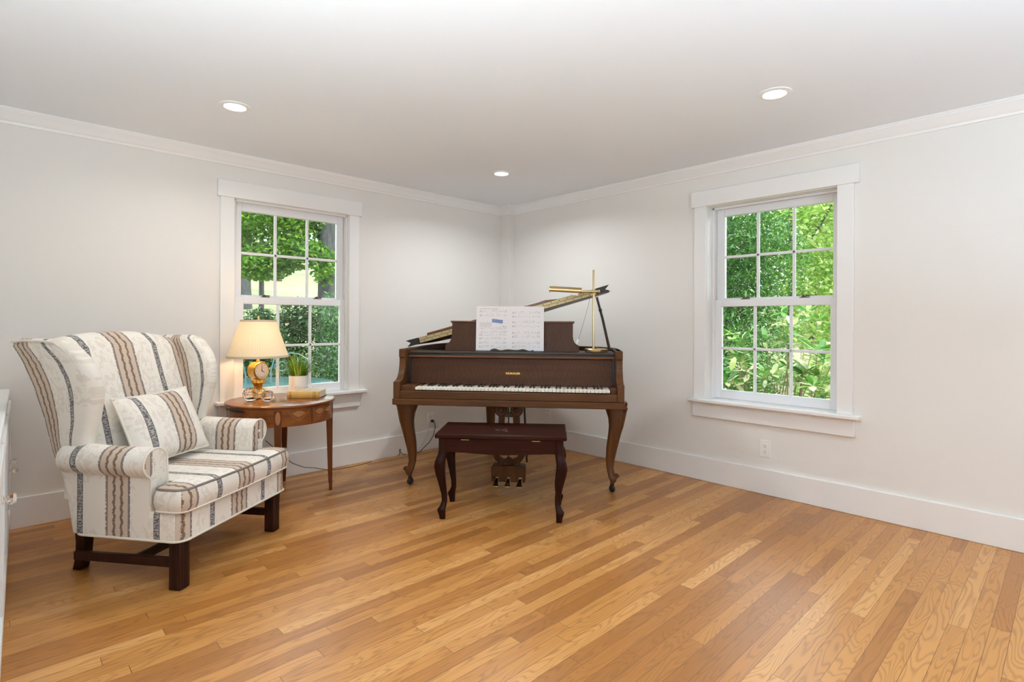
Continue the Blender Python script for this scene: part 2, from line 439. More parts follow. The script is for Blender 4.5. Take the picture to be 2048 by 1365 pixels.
# baseboards (with small top bead) and crown
def bb(name, pts, label):
    """pts = list of polyline corners of the wall line (room inside to the left of travel is handled by normal list)"""
    b = MB()
    for (x0, x1, y0, y1) in pts:
        b.box(x0, x1, y0, y1, 0, .170)
    return tag(b.build(name, M['trim'], None, .004), label, 'baseboard', kind='structure')
bb('baseboard_back', [(.06, 3.690, YB-.018, YB), (3.672, 3.690, 3.887, YB-.018)], 'tall white baseboard along the wall behind the armchair')
bb('baseboard_right', [(XR-.018, XR, YF, 3.887), (3.690, XR, 3.887, 3.905)], 'tall white baseboard below the right window')
bb('baseboard_left', [(XL, XL+.018, YF, 1.9)], 'white baseboard on the cabinet wall')
bb('baseboard_front', [(XL+.018, XR-.018, YF, YF+.018)], 'white baseboard behind the viewer')
CP = [(0, -.080), (.010, -.080), (.013, -.073), (.013, -.066), (.018, -.062), (.022, -.056), (.034, -.036), (.046, -.024), (.050, -.018), (.050, -.010), (.056, -.010), (.056, 0), (0, 0)]
def crown(name, path, label):
    # path: [(x,y,nx,ny)] mitred offset directions
    rings = [[(x+nx*d, y+ny*d, H+z) for d, z in CP] for x, y, nx, ny in path]
    return tag(MB().loft(rings).build(name, M['trim'], smooth=25), label, 'crown moulding', kind='structure')
crown('trim_1', [(XL, YB, 1, -1), (3.690, YB, -1, -1), (3.690, 3.905, -1, -1), (XR, 3.905, -1, -1)], 'white crown moulding above the left window wall')
crown('trim_2', [(XR, 3.905, -1, -1), (XR, YF, -1, 1)], 'white crown moulding above the right window wall')
crown('trim_3', [(XL, YF, 1, 1), (XL, YB, 1, -1)], 'white crown moulding on the cabinet wall')
crown('trim_4', [(XR, YF, -1, 1), (XL, YF, 1, 1)], 'white crown moulding behind the viewer')

# ------------------------------------------------------------------ windows
def window(name, label, loc, rotz, op, head, stool, apr, d1, d2, lowg, upg, flipped=False, detail=True):
    """local x along wall (room-side view left->right), local y pointing OUT of the room, wall face y=0"""
    t = thing(name, label, 'window', loc, rotz, kind='structure')
    x0, x1, z0, z1 = op; cw = .089
    T, V = M['trim'], M['vinyl']
    box('side_casing', T, t, x0-cw, x0, -.020, 0, z0, z1); box('side_casing', T, t, x1, x1+cw, -.020, 0, z0, z1)
    box('head_casing', T, t, head[0], head[1], -.030, 0, z1-.001, z1+.114)
    box('sill', T, t, stool[0], stool[1], -.060, d1+.01, z0-.024, z0, .005)
    box('apron', T, t, apr[0], apr[1], -.019, 0, z0-.133, z0-.024)
    # jamb liner with stops
    j = MB(); D = d2+.046
    j.box(x0-.012, x0+.004, -.002, D, z0-.01, z1); j.box(x1-.004, x1+.012, -.002, D, z0-.01, z1); j.box(x0, x1, -.002, D, z1-.004, z1+.012); j.box(x0, x1, d1+.01, D+.03, z0-.03, z0-.002)
    j.box(x0, x0+.016, d1-.022, d1-.004, z0, z1); j.box(x1-.016, x1, d1-.022, d1-.004, z0, z1); j.box(x0, x1, d1-.022, d1-.004, z1-.016, z1)
    j.build('jamb', T, t, .0015)
    def sash(nm, g, zb, zt, y, mz, muntin=.019):
        gx0, gx1, gz0, gz1 = g
        b = MB(); y1 = y+.036
        b.box(x0+.006, gx0, y, y1, zb, zt); b.box(gx1, x1-.006, y, y1, zb, zt)
        b.box(gx0, gx1, y, y1, zb, gz0); b.box(gx0, gx1, y, y1, gz1, zt)
        s = b.build(nm, V, t, .003)
        m = MB(); ym = y+.006
        for k in (1, 2):
            xm = gx0+(gx1-gx0)*k/3; m.box(xm-muntin/2, xm+muntin/2, ym, ym+.018, gz0, gz1)
        m.box(gx0, gx1, ym, ym+.018, mz-muntin/2, mz+muntin/2)
        m.build('muntin', V, s, .003)
        MB().box(gx0-.004, gx1+.004, y+.013, y+.017, gz0-.004, gz1+.004).build('glass_pane', M['pane'], s)
        return s
    us = sash('upper_sash', upg, 1.283, z1-.006, d2, (upg[2]+upg[3])/2)
    ls = sash('lower_sash', lowg, z0+.001, 1.318, d1, (lowg[2]+lowg[3])/2)
    if detail:
        for fx in (.27, .73):
            xm = x0+(x1-x0)*fx; k = MB()
            k.box(xm-.028, xm+.028, d1+.004, d1+.030, 1.318, 1.324); k.lathe([(.013, 0), (.013, .009), (.006, .014)], 12, (xm-.006, d1+.017, 1.324)); k.box(xm-.006, xm+.032, d1+.012, d1+.022, 1.327, 1.334)
            k.build('sash_lock', M['bronze'], ls, .001)
    return t
# left window : local x = world X
window('window_1', 'white six over six sash window behind the lamp table', (0, YB, 0), 0, W1, (1.092, 2.156), (1.088, 2.194), (1.112, 2.152), .035, .076, (1.278, 2.004, .664, 1.268), (1.273, 1.992, 1.332, 1.930))
# right window: outward = +X ; rotz=-90: local x -> -Y, local y -> +X
def ry(a, b): return (-b, -a)
window('window_2', 'white six over six sash window on the right wall above an outlet', (XR, 0, 0), rad(-90), (-1.876, -1.027, .597, 1.997), ry(.906, 1.985), ry(.900, 1.990), ry(.931, 1.975), .110, .151, (-1.817, -1.098, .660, 1.268), (-1.812, -1.095, 1.332, 1.936))
# added window on the left wall, out of view, for more daylight
for k, (h0, h1, z0, z1) in enumerate(LW):
    window('window_%d' % (3+k), ['white sash window on the cabinet wall, far behind the viewer', 'white sash window on the cabinet wall beside the viewer'][k], (XL, 0, 0), rad(90),
           (h0, h1, z0, z1), (h0-.11, h1+.11), (h0-.11, h1+.11), (h0-.09, h1+.09), .06, .10, (h0+.06, h1-.06, z0+.07, 1.27), (h0+.06, h1-.06, 1.33, z1-.06), detail=False)

# ------------------------------------------------------------------ recessed lights
lights = [((.930, 3.123), 'recessed ceiling light above the striped armchair'), ((2.831, 3.083), 'recessed ceiling light above the piano, nearest the corner'), ((2.811, 1.051), 'recessed ceiling light toward the right window, largest in view'),
          ((.93, 1.05), 'recessed ceiling light above the viewer, out of view'), ((2.81, -1.0), 'recessed ceiling light behind the viewer, window side, out of view'), ((.93, -1.0), 'recessed ceiling light behind the viewer, cabinet side, out of view')]  # unseen downlights added to fill the room, no fixtures built
LP = 13.0
first = None
for k, ((x, y), lab) in enumerate(lights[:3]):
    if first is None:
        t = thing('recessed_light', lab, 'ceiling light', (x, y, H), 0, 'recessed ceiling lights')
        MB().lathe([(.052, -.004), (.056, -.007), (.078, -.004), (.079, 0), (.05, 0)], 40, ring=True).build('trim_ring', M['trim'], t)
        MB().lathe([(.0001, -.003), (.052, -.003), (.052, -.0005), (.0001, -.0005)], 40).build('lens', M['lens'], t)
        first = t
    else:
        t = dup_tree(first); t.location = (x, y, H); tag(t, lab, 'ceiling light', 'recessed ceiling lights')
for k, ((x, y), lab) in enumerate(lights):
    l = bpy.data.lights.new('downlight', 'AREA'); l.shape = 'DISK'; l.size = .10; l.energy = LP*(.50, 1.0, .13, .16, .32, .32)[k]; l.color = (.93, .98, 1) if k else (1, .96, .90); l.spread = rad(155)
    o = bpy.data.objects.new('downlight', l); C.objects.link(o); o.location = (x, y, H-.009)

# added uplights out of view, put in to brighten the ceiling
def fill_uplight(label, x, y, up, col):
    t = thing('torchiere_lamp', label, 'floor lamp', (x, y, 0), 0, 'torchiere floor lamps')
    MB().lathe([(.0001, 0), (.14, 0), (.14, .015), (.03, .03), (.0001, .03)], 32).build('base', M['steel'], t)
    MB().tube([(0, 0, .02), (0, 0, .92)], .012, 12).build('pole', M['steel'], t)
    MB().lathe([(.02, .90), (.10, .93), (.17, .99), (.175, .99), (.10, .92), (.02, .89)], 40, ring=True).build('bowl', M['steel'], t)
    l = bpy.data.lights.new('torchiere_bulb', 'AREA'); l.shape = 'DISK'; l.size = .24; l.energy = up; l.color = col
    o = bpy.data.objects.new('torchiere_bulb', l); C.objects.link(o); o.location = (x, y, .975); o.rotation_euler = (PI, 0, 0)
fill_uplight('steel torchiere lamp standing behind the viewer, window side', 1.3, -1.3, 80, (.60, .80, 1))
fill_uplight('steel torchiere lamp standing beside the viewer by the cabinet wall', -.17, .55, 72, (.82, .93, 1))

# ------------------------------------------------------------------ wall outlets
def outlet(label, loc, rotz):
    t = thing('wall_outlet', label, 'outlet', loc, rotz, 'duplex wall outlets')
    MB().box(-.036, .036, -.006, 0, -.057, .057).build('cover_plate', M['outlet'], t, .003)
    for s in (-1, 1):
        r = MB().prism([(-.013, .019*s-.014), (.013, .019*s-.014), (.017, .019*s), (.013, .019*s+.014), (-.013, .019*s+.014), (-.017, .019*s)], 'xz', -.0085, -.005).build('receptacle', M['outlet'], t, .0012)
        b = MB(); b.box(-.0075, -.0055, -.0090, -.0084, .019*s-.001, .019*s+.009); b.box(.0055, .0075, -.0090, -.0084, .019*s, .019*s+.008); b.lathe([(.0001, 0), (.0026, 0), (.0026, .0005), (.0001, .0005)], 10)
        b2 = MB(); b2.T = Matrix.Translation((0, -.0084, .019*s-.007)) @ Matrix.Rotation(rad(90), 4, 'X'); b2.lathe([(.0001, 0), (.0026, 0), (.0026, .0006), (.0001, .0006)], 10)
        b = MB(); b.box(-.0075, -.0055, -.0090, -.0084, .019*s-.001, .019*s+.009); b.box(.0055, .0075, -.0090, -.0084, .019*s, .019*s+.008)
        b.v += b2.v; b.f += [tuple(i+16 for i in f) for f in b2.f]
        b.build('socket_slot', M['slot'], r)
    return t
outlet('white outlet below the right window, both sockets empty', (XR, 1.455, .305), rad(-90))
outlet('white outlet with a black plug beside the left piano leg', (2.854, YB, .273), 0)
outlet('white outlet partly hidden under the piano, right of the lyre', (XR, 3.425, .301), rad(-90))
# black plug and its cord
t = thing('black_plug_cord', 'black plug and cord hanging from the outlet behind the piano', 'power cord', (2.862, YB-.0095, .253))
MB().lathe([(.0001, 0), (.013, 0), (.013, .018), (.008, .026), (.0001, .026)], 14).build('plug', M['cordb'], t)
t.children[0].rotation_euler = (rad(90), 0, 0)
MB().tube([(.004, -.026, 0), (.010, -.034, -.02), (.012, -.035, -.06), (-.002, -.03, -.12), (-.045, -.03, -.18), (-.115, -.035, -.222), (-.16, -.05, -.243), (-.23, -.06, -.2475)], .0033, 8).build('cord', M['cordb'], t)
tw = MB().tube([(2.838, YB-.0125, .245), (2.825, YB-.022, .20), (2.80, YB-.022, .14), (2.758, YB-.022, .075), (2.72, YB-.026, .030), (2.66, YB-.05, .005), (2.60, YB-.05, .006), (2.585, YB-.03, .03), (2.575, YB-.03, .006), (2.52, YB-.035, .005)], .0018, 6)
tag(tw.build('thin_white_cord', M['cordw']), 'thin pale cord dropping from the outlet behind the left piano leg', 'cord')
lc = MB().tube([(2.50, YB-.028, .0045), (2.515, YB-.026, .010), (2.522, YB-.026, .034), (2.530, YB-.026, .050), (2.522, YB-.026, .058), (2.514, YB-.026, .046), (2.524, YB-.027, .028), (2.545, YB-.03, .008), (2.57, YB-.04, .0045)], .0028, 6)
tag(lc.build('cord_loop', M['cordbr']), 'small brown cord end curled up against the baseboard', 'cord')

# ------------------------------------------------------------------ wing chair
CH = thing('wing_armchair', 'striped cream damask wing armchair with dark square legs', 'armchair', (.865, 2.8415, 0), math.atan2(.5946, .804))
def cv(x, f, z): return (x, -f, z)            # chair coordinates: f = toward the chair's front
FB = M['fabric']
def interp(tab, z):
    if z <= tab[0][0]: return tab[0][1]
    for (a, va), (b, vb) in zip(tab, tab[1:]):
        if z <= b:
            s = (z-a)/(b-a); s = s*s*(3-2*s)*.5+s*.5; return va+(vb-va)*s
    return tab[-1][1]
def lin(tab, z):
    if z <= tab[0][0]: return tab[0][1]
    for (a, va), (b, vb) in zip(tab, tab[1:]):
        if z <= b: return va+(vb-va)*(z-a)/(b-a)
    return tab[-1][1]
YBK = [(.215, -.512), (.40, -.552), (.50, -.585), (.566, -.616), (.728, -.662), (.85, -.702), (.95, -.737), (1.05, -.778), (1.2, -.84)]
YFR = [(.49, -.455), (.56, -.470), (.62, -.462), (.72, -.425), (.82, -.404), (.90, -.412), (.96, -.440), (1.02, -.492), (1.06, -.55)]
XO = [(.49, .378), (.70, .384), (.85, .394), (.95, .408), (1.06, .432)]
XI = [(.49, .300), (.85, .312), (1.06, .335)]
def rrect(x0, x1, y0, y1, r, n=5):
    pts = []
    for cx, cy, a0 in ((x1-r, y1-r, 0), (x0+r, y1-r, 90), (x0+r, y0+r, 180), (x1-r, y0+r, 270)):
        for k in range(n+1):
            a = rad(a0+90*k/n); pts.append((cx+r*math.cos(a), cy+r*math.sin(a)))
    return pts
BANDX = -.01                                   # band centre on seat, back and front rail
ux = lambda co, n: (co.x-BANDX, co.y+co.z if abs(n.z) < .6 else co.y)
def uarm(co, n): return (-co.y+.285, co.x+co.z)
# front rail / base
b = MB(); R = rrect(-.378, .378, -.505, .022, .045)
b.loft([[cv(x*.992, f, .215) for x, f in R], [cv(x, f, .235) for x, f in R], [cv(x, f, .325) for x, f in R], [cv(x*.985, f-.006, .336) for x, f in R]])
o = b.build('seat_rail', FB, CH, uvf=lambda co, n: ((co.x-BANDX)*1.04 if abs(n.y) > .25 else -co.y+.285, co.z))
pw = MB(); RR = rrect(-.381, .381, -.508, .026, .047); RR.append(RR[0])
pw.tube([cv(x, f, .217) for x, f in RR], .0055, 6); pw.build('welt', M['welt'], o)
# T cushion
def tcush(ins):
    a, w, f0, f1, f2 = .288-ins, .392-ins, -.455+ins, -.108+ins*.6, .045-ins
    pts = []
    def arc(cx, cy, r, a0, a1, n=5):
        for k in range(n+1):
            t = rad(a0+(a1-a0)*k/n); pts.append((cx+r*math.cos(t), cy+r*math.sin(t)))
    arc(w-.045, f2-.045, .045, 0, 90); 
    pts.append((.2, f2+.010)); pts.append((0, f2+.014)); pts.append((-.2, f2+.010))
    arc(-w+.045, f2-.045, .045, 90, 180); arc(-w+.03, f1+.03, .03, 180, 270, 3)
    pts.append((-a, f1)); arc(-a+.03, f0+.03, .03, 180, 270, 3); arc(a-.03, f0+.03, .03, 270, 360, 3); pts.append((a, f1)); arc(w-.03, f1+.03, .03, 270, 360, 3)
    return pts
b = MB(); rings = []
for ins, z in ((.016, .337), (.004, .345), (-.003, .365), (-.006, .388), (-.003, .412), (.004, .432), (.016, .441), (.030, .446), (.045, .449)):
    rings.append([cv(x, f, z) for x, f in tcush(ins)])
b.loft(rings)
seat = b.build('seat_cushion', FB, CH, uvf=lambda co, n: (.215+(.045+co.y)*.6, co.z) if abs(n.x) > .72 else ((co.x-BANDX)*1.05, co.y if abs(n.z) > .55 else co.z))
for z, ins in ((.436, .006), (.343, .006)):
    p = tcush(ins); p.append(p[0]); MB().tube([cv(x, f, z) for x, f in p], .0055, 6).build('welt', M['weltd'] if z > .4 else M['welt'], seat)
def cream(u): return u if u < .27 else .27-.04*math.sin((u-.27)/.04)   # past the last stripe stay in plain cloth
# arms, side panels, wings
for s in (-1, 1):
    sec = [(.285, .36), (.285, .44), (.286, .50)]
    for k in range(15):
        a = rad(188-k*(188+62)/14); sec.append((.352+.064*math.cos(a), .538+.064*math.sin(a)))
    sec += [(.376, .47), (.376, .36)]
    sec = [(x*s, z) for x, z in sec]
    b = MB(); rings = []
    for f, g in ((-.126, .965), (-.129, .99), (-.135, 1), (-.30, 1), (-.46, 1), (-.56, 1)):
        drop = .0 if f > -.3 else (-.3-f)*.02
        rings.append([cv((.335*s+(x-.335*s)*g), f, (.50+(z-.50)*g)+drop) for x, z in sec])
    b.loft(rings)
    arm = b.build('arm', FB, CH, smooth=50, uvf=lambda co, n: (-co.y+.285, co.z+co.x) if abs(n.y) < .6 else (co.x*1.0+.05, co.z))
    rim = [(.335*s+(x-.335*s)*.985, .50+(z-.50)*.985) for x, z in sec]
    MB().tube([cv(x, -.1265, z) for x, z in rim], .005, 6).build('welt', M['welt'], arm)
    # scroll button at the roll's face
    bt = MB(); bt.T = Matrix.Translation(cv(.352*s, -.1255, .538)) @ Matrix.Rotation(rad(90), 4, 'X'); bt.lathe([(.0001, .004), (.008, .003), (.009, -.004), (.0001, -.004)], 12); bt.build('button', FB, arm, uvf=lambda co, n: (.12, co.z))
    # outer side panel
    b = MB(); b.prism([(.125, .217), (.125, .497), (.50, .497), (lin(YBK, .497)*-1-.002, .497), (.548, .40), (.514, .217)], 'yz', .340*s, .379*s)
    b.build('side_panel', FB, CH, .008, 3, uvf=lambda co, n: (-co.y+.285, co.z))
    # wing
    b = MB(); rings = []
    for z in np.concatenate([np.linspace(.49, 1.035, 22), [1.050, 1.060, 1.066]]):
        k = 0 if z <= 1.035 else {1.050: .25, 1.060: .6, 1.066: .9}[round(float(z), 3)]
        yb, yf, xo, xi = lin(YBK, z), interp(YFR, z), interp(XO, z), interp(XI, z)
        th = (xo-xi); cxm = (xo+xi)/2; xo2 = xo-k*th*.45; xi2 = xi+k*th*.45; yf2 = yf-k*.028; yb2 = yb+k*.02
        r = (xo2-xi2)/2*.98; ring = [(xo2, yb2), (xo2, yb2*.6+yf2*.4), (xo2, yb2*.3+yf2*.7)]
        for a in range(0, 181, 20): ring.append(((xo2+xi2)/2+r*math.cos(rad(a)), yf2-r*.75+r*.9*math.sin(rad(a))))
        ring += [(xi2, yb2*.3+yf2*.7), (xi2, yb2*.6+yf2*.4), (xi2, yb2)]
        rings.append([cv(x*s, f, float(z)) for x, f in ring])
    b.loft(rings)
    wing = b.build('wing', FB, CH, smooth=60, uvf=lambda co, n, s=s: (cream((-co.y-lin(YBK, co.z))/(interp(YFR, co.z)-lin(YBK, co.z))*.40-.065) if s < 0 else cream(((-co.y-lin(YBK, co.z)-.10)/max(.06, interp(YFR, co.z)-lin(YBK, co.z)-.10)-.18)*.322), co.z))
    wl = [(interp(XO, z)-.006, interp(YFR, z)-.030, z) for z in np.linspace(.52, 1.03, 20)]
    wl += [(interp(XO, 1.05)-.004, -.56, 1.052), (interp(XO, 1.05)-.002, -.64, 1.058), (interp(XO, 1.05)-.002, -.72, 1.058), (interp(XO, 1.05)-.002, -.775, 1.052)]
    MB().tube([cv(x*s, f, float(z)) for x, f, z in wl], .0055, 6).build('welt', M['welt'], wing)
# inside back + outside back
b = MB(); rings = []
xs = np.linspace(-.345, .345, 25)
for x in xs:
    q = abs(x)/.345; zt = 1.052+.040*(1-q**2.2); pf = .022*(1-q**4)
    prof = [(-.455+pf*.5, .40), (-.492+pf, .55), (-.535+pf, .72), (-.588+pf, .88), (-.628+pf*.7, zt-.06), (-.650, zt-.025), (-.682, zt-.004), (-.715, zt), (-.748, zt-.008), (lin(YBK, zt-.03)+.004, zt-.03), (lin(YBK, .85), .85), (lin(YBK, .60), .60), (lin(YBK, .40), .40), (lin(YBK, .25), .235), (-.47, .235), (-.44, .33)]
    rings.append([cv(x, f, z) for f, z in prof])
b.loft(rings)
b.build('backrest', FB, CH, smooth=60, uvf=lambda co, n: (co.x-BANDX+.03, co.z))
# legs and stretchers
for x0 in (-.356, .300):
    b = MB(); x1 = x0+.056
    b.box(x0, x1, -0.0, .056, 0, .235)
    leg = b.build('leg', M['mahog'], CH, .004)
    g = MB()
    for i in range(3):
        xx = x0+.012+i*.012; g.box(xx, xx+.007, -.0022, .001, .004, .225)
        yy = .012+i*.012; g.box(x0-.0022, x0+.001, yy, yy+.007, .004, .225)
    g.build('reeding', M['mahog'], leg, .001)
for s in (-1, 1):
    b = MB(); rings = []
    for z, f, w in ((.24, -.515, .024), (.16, -.530, .0235), (.08, -.565, .0225), (0, -.618, .022)):
        cx = s*(.325-.080*(1-z/.24)**1.3) + (.0 if s < 0 else .02)
        rings.append([cv(cx-w, f-w, z), cv(cx+w, f-w, z), cv(cx+w, f+w, z), cv(cx-w, f+w, z)])
    b.loft(rings); b.build('leg', M['mahog'], CH, .003)
for x0 in (-.345, .325):
    MB().prism([(.05, .085), (.05, .125), (.56, .118), (.56, .080)], 'yz', x0+.012, x0+.034).build('stretcher', M['mahog'], CH, .003) if x0 < 0 else MB().prism([(.05, .085), (.05, .125), (.56, .118), (.56, .080)], 'yz', x0-.02, x0+.002).build('stretcher', M['mahog'], CH, .003)
MB().box(-.324, .306, .24, .262, .083, .120).build('stretcher', M['mahog'], CH, .003)
# throw pillow
PL = thing('throw_pillow', 'square striped damask pillow leaning in the wing armchair', 'pillow', (0, 0, 0), 0)
b = MB(); n = 22; rings = []
def sq(u): return math.copysign(abs(u)**.92, u)
grid = {}
for side in (1, -1):
    vs, fs = [], []
    for i in range(n+1):
        for j in range(n+1):
            u, v = -1+2*i/n, -1+2*j/n
            pin = 1-.055*(u*u*(1-v*v)+v*v*(1-u*u)) if True else 1
            e = max(0, (1-abs(u)**2.6))*max(0, (1-abs(v)**2.6))
            wr = .004*math.sin(9*u+4*v)*e
            vs.append((.225*u*(1-.05*(1-v*v)*abs(u)**3), .172*v*(1-.05*(1-u*u)*abs(v)**3), side*(.066*e**.55+wr)))
    for i in range(n):
        for j in range(n):
            a = i*(n+1)+j; fs.append((a, a+1, a+n+2, a+n+1))
    b.add(vs, fs)
body = b.build('cover', FB, PL, smooth=180, uvf=lambda co, n: (co.x-.055, co.y))
ed = []
for k in range(4):
    for i in range(n):
        u = -1+2*i/n
        p = [(u, -1), (1, u), (-u, 1), (-1, -u)][k]
        ed.append((.225*p[0]*(1-.05*(1-p[1]**2)*abs(p[0])**3), .172*p[1]*(1-.05*(1-p[0]**2)*abs(p[1])**3), 0))
ed.append(ed[0]); MB().tube(ed, .005, 6).build('welt', M['welt'], body)
# pillow pose: in chair axes then to world
chm = Matrix.Translation((.865, 2.8415, 0)) @ Matrix.Rotation(math.atan2(.5946, .804), 4, 'Z')
PL.matrix_world = chm @ Matrix.Translation(cv(-.005, -.405, .628)) @ Matrix.Rotation(rad(90-24), 4, 'X') @ Matrix.Rotation(rad(1), 4, 'Z')

# ------------------------------------------------------------------ side table and the things on it
TX, TY, TZ = 1.385, 3.65, .63
tb = thing('side_table', 'round inlaid mahogany side table on tapered legs beside the armchair', 'side table', (TX, TY, 0), rad(-24.5))
MB().lathe([(.0001, .612), (.330, .612), (.336, .616), (.338, .622), (.336, .628), (.331, .630), (.0001, .630)], 72).build('tabletop', M['inlay'], tb)
MB().lathe([(.300, .500), (.318, .500), (.318, .612), (.300, .612)], 72, ring=True).build('apron', M['inlay'], tb)
def arcpatch(b, a0, a1, z0f, z1f, r0, r1, n=16):
    inner = [(r0*math.cos(rad(a0+(a1-a0)*k/n)), r0*math.sin(rad(a0+(a1-a0)*k/n))) for k in range(n+1)]
    outer = [(r1*math.cos(rad(a0+(a1-a0)*k/n)), r1*math.sin(rad(a0+(a1-a0)*k/n))) for k in range(n+1)]
    rings = []
    for k in range(n+1):
        t = k/n; za, zb = z0f(t), z1f(t)
        rings.append([(*inner[k], za), (*outer[k], za), (*outer[k], zb), (*inner[k], zb)])
    b.loft(rings)
for k in range(4):
    a = 90*k
    lg = MB(); rings = []
    for z, w in ((0, .0105), (.05, .0115), (.055, .013), (.46, .0205), (.60, .0215)):
        rr = .300+.0215-w*1.0
        rings.append([(rr-w, -w, z), (rr+w, -w, z), (rr+w, w, z), (rr-w, w, z)])
    lg.T = Matrix.Rotation(rad(a), 4, 'Z'); lg.loft(rings); leg = lg.build('leg', M['inlayz'], tb, .0015)
    p = MB(); arcpatch(p, a-2.6, a+2.6, lambda t: .555-.040*math.sqrt(max(0, 1-(2*t-1)**2)), lambda t: .555+.040*math.sqrt(max(0, 1-(2*t-1)**2)), .3215, .3228); p.build('oval_inlay', M['satin'], leg)
# drawer front between the front two legs: local angles -90..0 face the camera side
def swag(b, a0, a1):
    arcpatch(b, a0, a1, lambda t: .594-.055*math.sin(PI*t), lambda t: .598-.055*math.sin(PI*t), .3186, .3194, 24)
dr = MB(); arcpatch(dr, -52, -12, lambda t: .506, lambda t: .607, .310, .3188); drawer = dr.build('drawer', M['inlay'], tb, .001)
for (a0, a1) in ((-50, -33), (-31, -14)):
    w = MB(); arcpatch(w, a0, a1, lambda t: .594-.055*math.sin(PI*t), lambda t: .598-.055*math.sin(PI*t), .3188, .3195, 24); w.build('swag_inlay', M['string'], drawer)
    w = MB(); am = (a0+a1)/2; arcpatch(w, am-6, am+6, lambda t: .576-.020*math.sin(PI*t), lambda t: .580+.012*math.sin(PI*t), .3188, .3193, 16); w.build('fan_inlay', M['satin'], drawer)
kb = MB(); kb.T = Matrix.Rotation(rad(-32), 4, 'Z') @ Matrix.Translation((.3190, 0, .572)) @ Matrix.Rotation(rad(90), 4, 'Y'); kb.lathe([(.003, 0), (.003, .008), (.0065, .011), (.0065, .015), (.0001, .018)], 12); kb.build('knob', M['brass'], drawer)
for (a0, a1) in ((-84, -66), ):
    w = MB(); arcpatch(w, -80, -56, lambda t: .594-.055*math.sin(PI*t), lambda t: .598-.055*math.sin(PI*t), .3180, .3189, 24); w.build('swag_inlay', M['string'], tb)
    w = MB(); arcpatch(w, -75, -61, lambda t: .576-.020*math.sin(PI*t), lambda t: .580+.012*math.sin(PI*t), .3180, .3187, 16); w.build('fan_inlay', M['satin'], tb)
ln = MB(); arcpatch(ln, -53, -52.3, lambda t: .500, lambda t: .611, .318, .3186, 2); ln.build('drawer_gap', M['black'], tb)
# pull-out slide on the left side
sl = MB(); arcpatch(sl, 192, 232, lambda t: .586, lambda t: .602, .3170, .3200); slide = sl.build('pull_slide', M['dkwal'], tb, .001)
kb = MB(); kb.T = Matrix.Rotation(rad(200), 4, 'Z') @ Matrix.Translation((.3200, 0, .594)) @ Matrix.Rotation(rad(90), 4, 'Y'); kb.lathe([(.003, 0), (.003, .008), (.006, .011), (.006, .014), (.0001, .017)], 12); kb.build('knob', M['brass'], slide)
# lamp cord on floor
lcd = MB().tube([(1.40, 3.98, .30), (1.46, 3.99, .24), (1.53, 3.992, .16), (1.60, 3.995, .10), (1.68, 3.99, .058), (1.76, 3.985, .040), (1.85, 3.97, .012), (1.93, 3.955, .0045), (2.02, 3.95, .004), (2.15, 3.965, .004), (2.24, 3.985, .0045)], .0028, 6)
tag(lcd.build('lamp_cord', M['cordbr']), 'dark lamp cord trailing behind the side table to the floor', 'cord')

# table lamp
lp = thing('table_lamp', 'lit table lamp with pleated cream shade and gilt clock base', 'table lamp', (1.286, 3.802, TZ))
MB().lathe([(.0001, 0), (.040, 0), (.042, .006), (.038, .014), (.030, .018), (.028, .026), (.0001, .026)], 28).build('base', M['gold'], lp)
def wobf(k, n): return .10*math.sin(6*PI*2*k/n)
MB().lathe([(.026, .024), (.034, .034), (.024, .048), (.021, .066), (.028, .086), (.036, .104), (.030, .120), (.024, .130), (.0001, .131)], 48, wob=wobf).build('stem', M['gold'], lp)
for s in (-1, 1):
    sc = MB()
    sc.tube([(s*.020, -.012, .070), (s*.036, -.018, .060), (s*.044, -.020, .045), (s*.036, -.022, .034), (s*.026, -.02, .040)], [.006, .007, .006, .005, .004], 8)
    sc.tube([(s*.024, -.010, .095), (s*.040, -.014, .110), (s*.046, -.014, .128), (s*.036, -.014, .134)], [.006, .006, .005, .004], 8)
    sc.build('scroll_ornament', M['gold'], lp)
# clock drum faces to viewer-right
ang = rad(20)
drm = Matrix.Translation((0, 0, .186)) @ Matrix.Rotation(ang, 4, 'Z') @ Matrix.Rotation(rad(90), 4, 'X')
b = MB(); b.T = drm; b.lathe([(.0001, -.042), (.048, -.042), (.057, -.034), (.058, .022), (.060, .030), (.057, .036), (.052, .034), (.0001, .034)], 40); drum = b.build('clock_drum', M['gold'], lp)
b = MB(); b.T = drm; b.lathe([(.0001, .033), (.050, .033), (.050, .0365), (.0001, .037)], 40); face = b.build('clock_face', M['dial'], drum)
b = MB(); b.T = drm
b.box(-.0012, .0012, -.006, .034, .0378, .0386); b.T = drm @ Matrix.Rotation(rad(-125), 4, 'Z'); b.box(-.0016, .0016, -.005, .024, .0378, .0386); b.build('clock_hands', M['iron'], face)
b = MB()
for k in range(12):
    b.T = drm @ Matrix.Rotation(rad(30*k), 4, 'Z'); b.box(-.001, .001, .039, .046, .0372, .0376)
b.build('hour_marks', M['iron'], face)
MB().lathe([(.012, .240), (.013, .250), (.009, .258), (.009, .285), (.014, .288), (.014, .330), (.0001, .331)], 20).build('neck', M['gold'], lp)
zb, zt, rb, rt = .280, .520, .189, .108
n = 220
def plw(k, n): return .008*math.sin(2*PI*k*72/n)
b = MB(); rings = []
for i in range(9):
    t = i/8; r = rb+(rt-rb)*t; rings.append([(r*(1+plw(k, n)*(1-.3*t))*math.cos(2*PI*k/n), r*(1+plw(k, n)*(1-.3*t))*math.sin(2*PI*k/n), zb+(zt-zb)*t) for k in range(n)])
b.loft(rings, caps=False); shade = b.build('lamp_shade', M['shade'], lp, smooth=80)
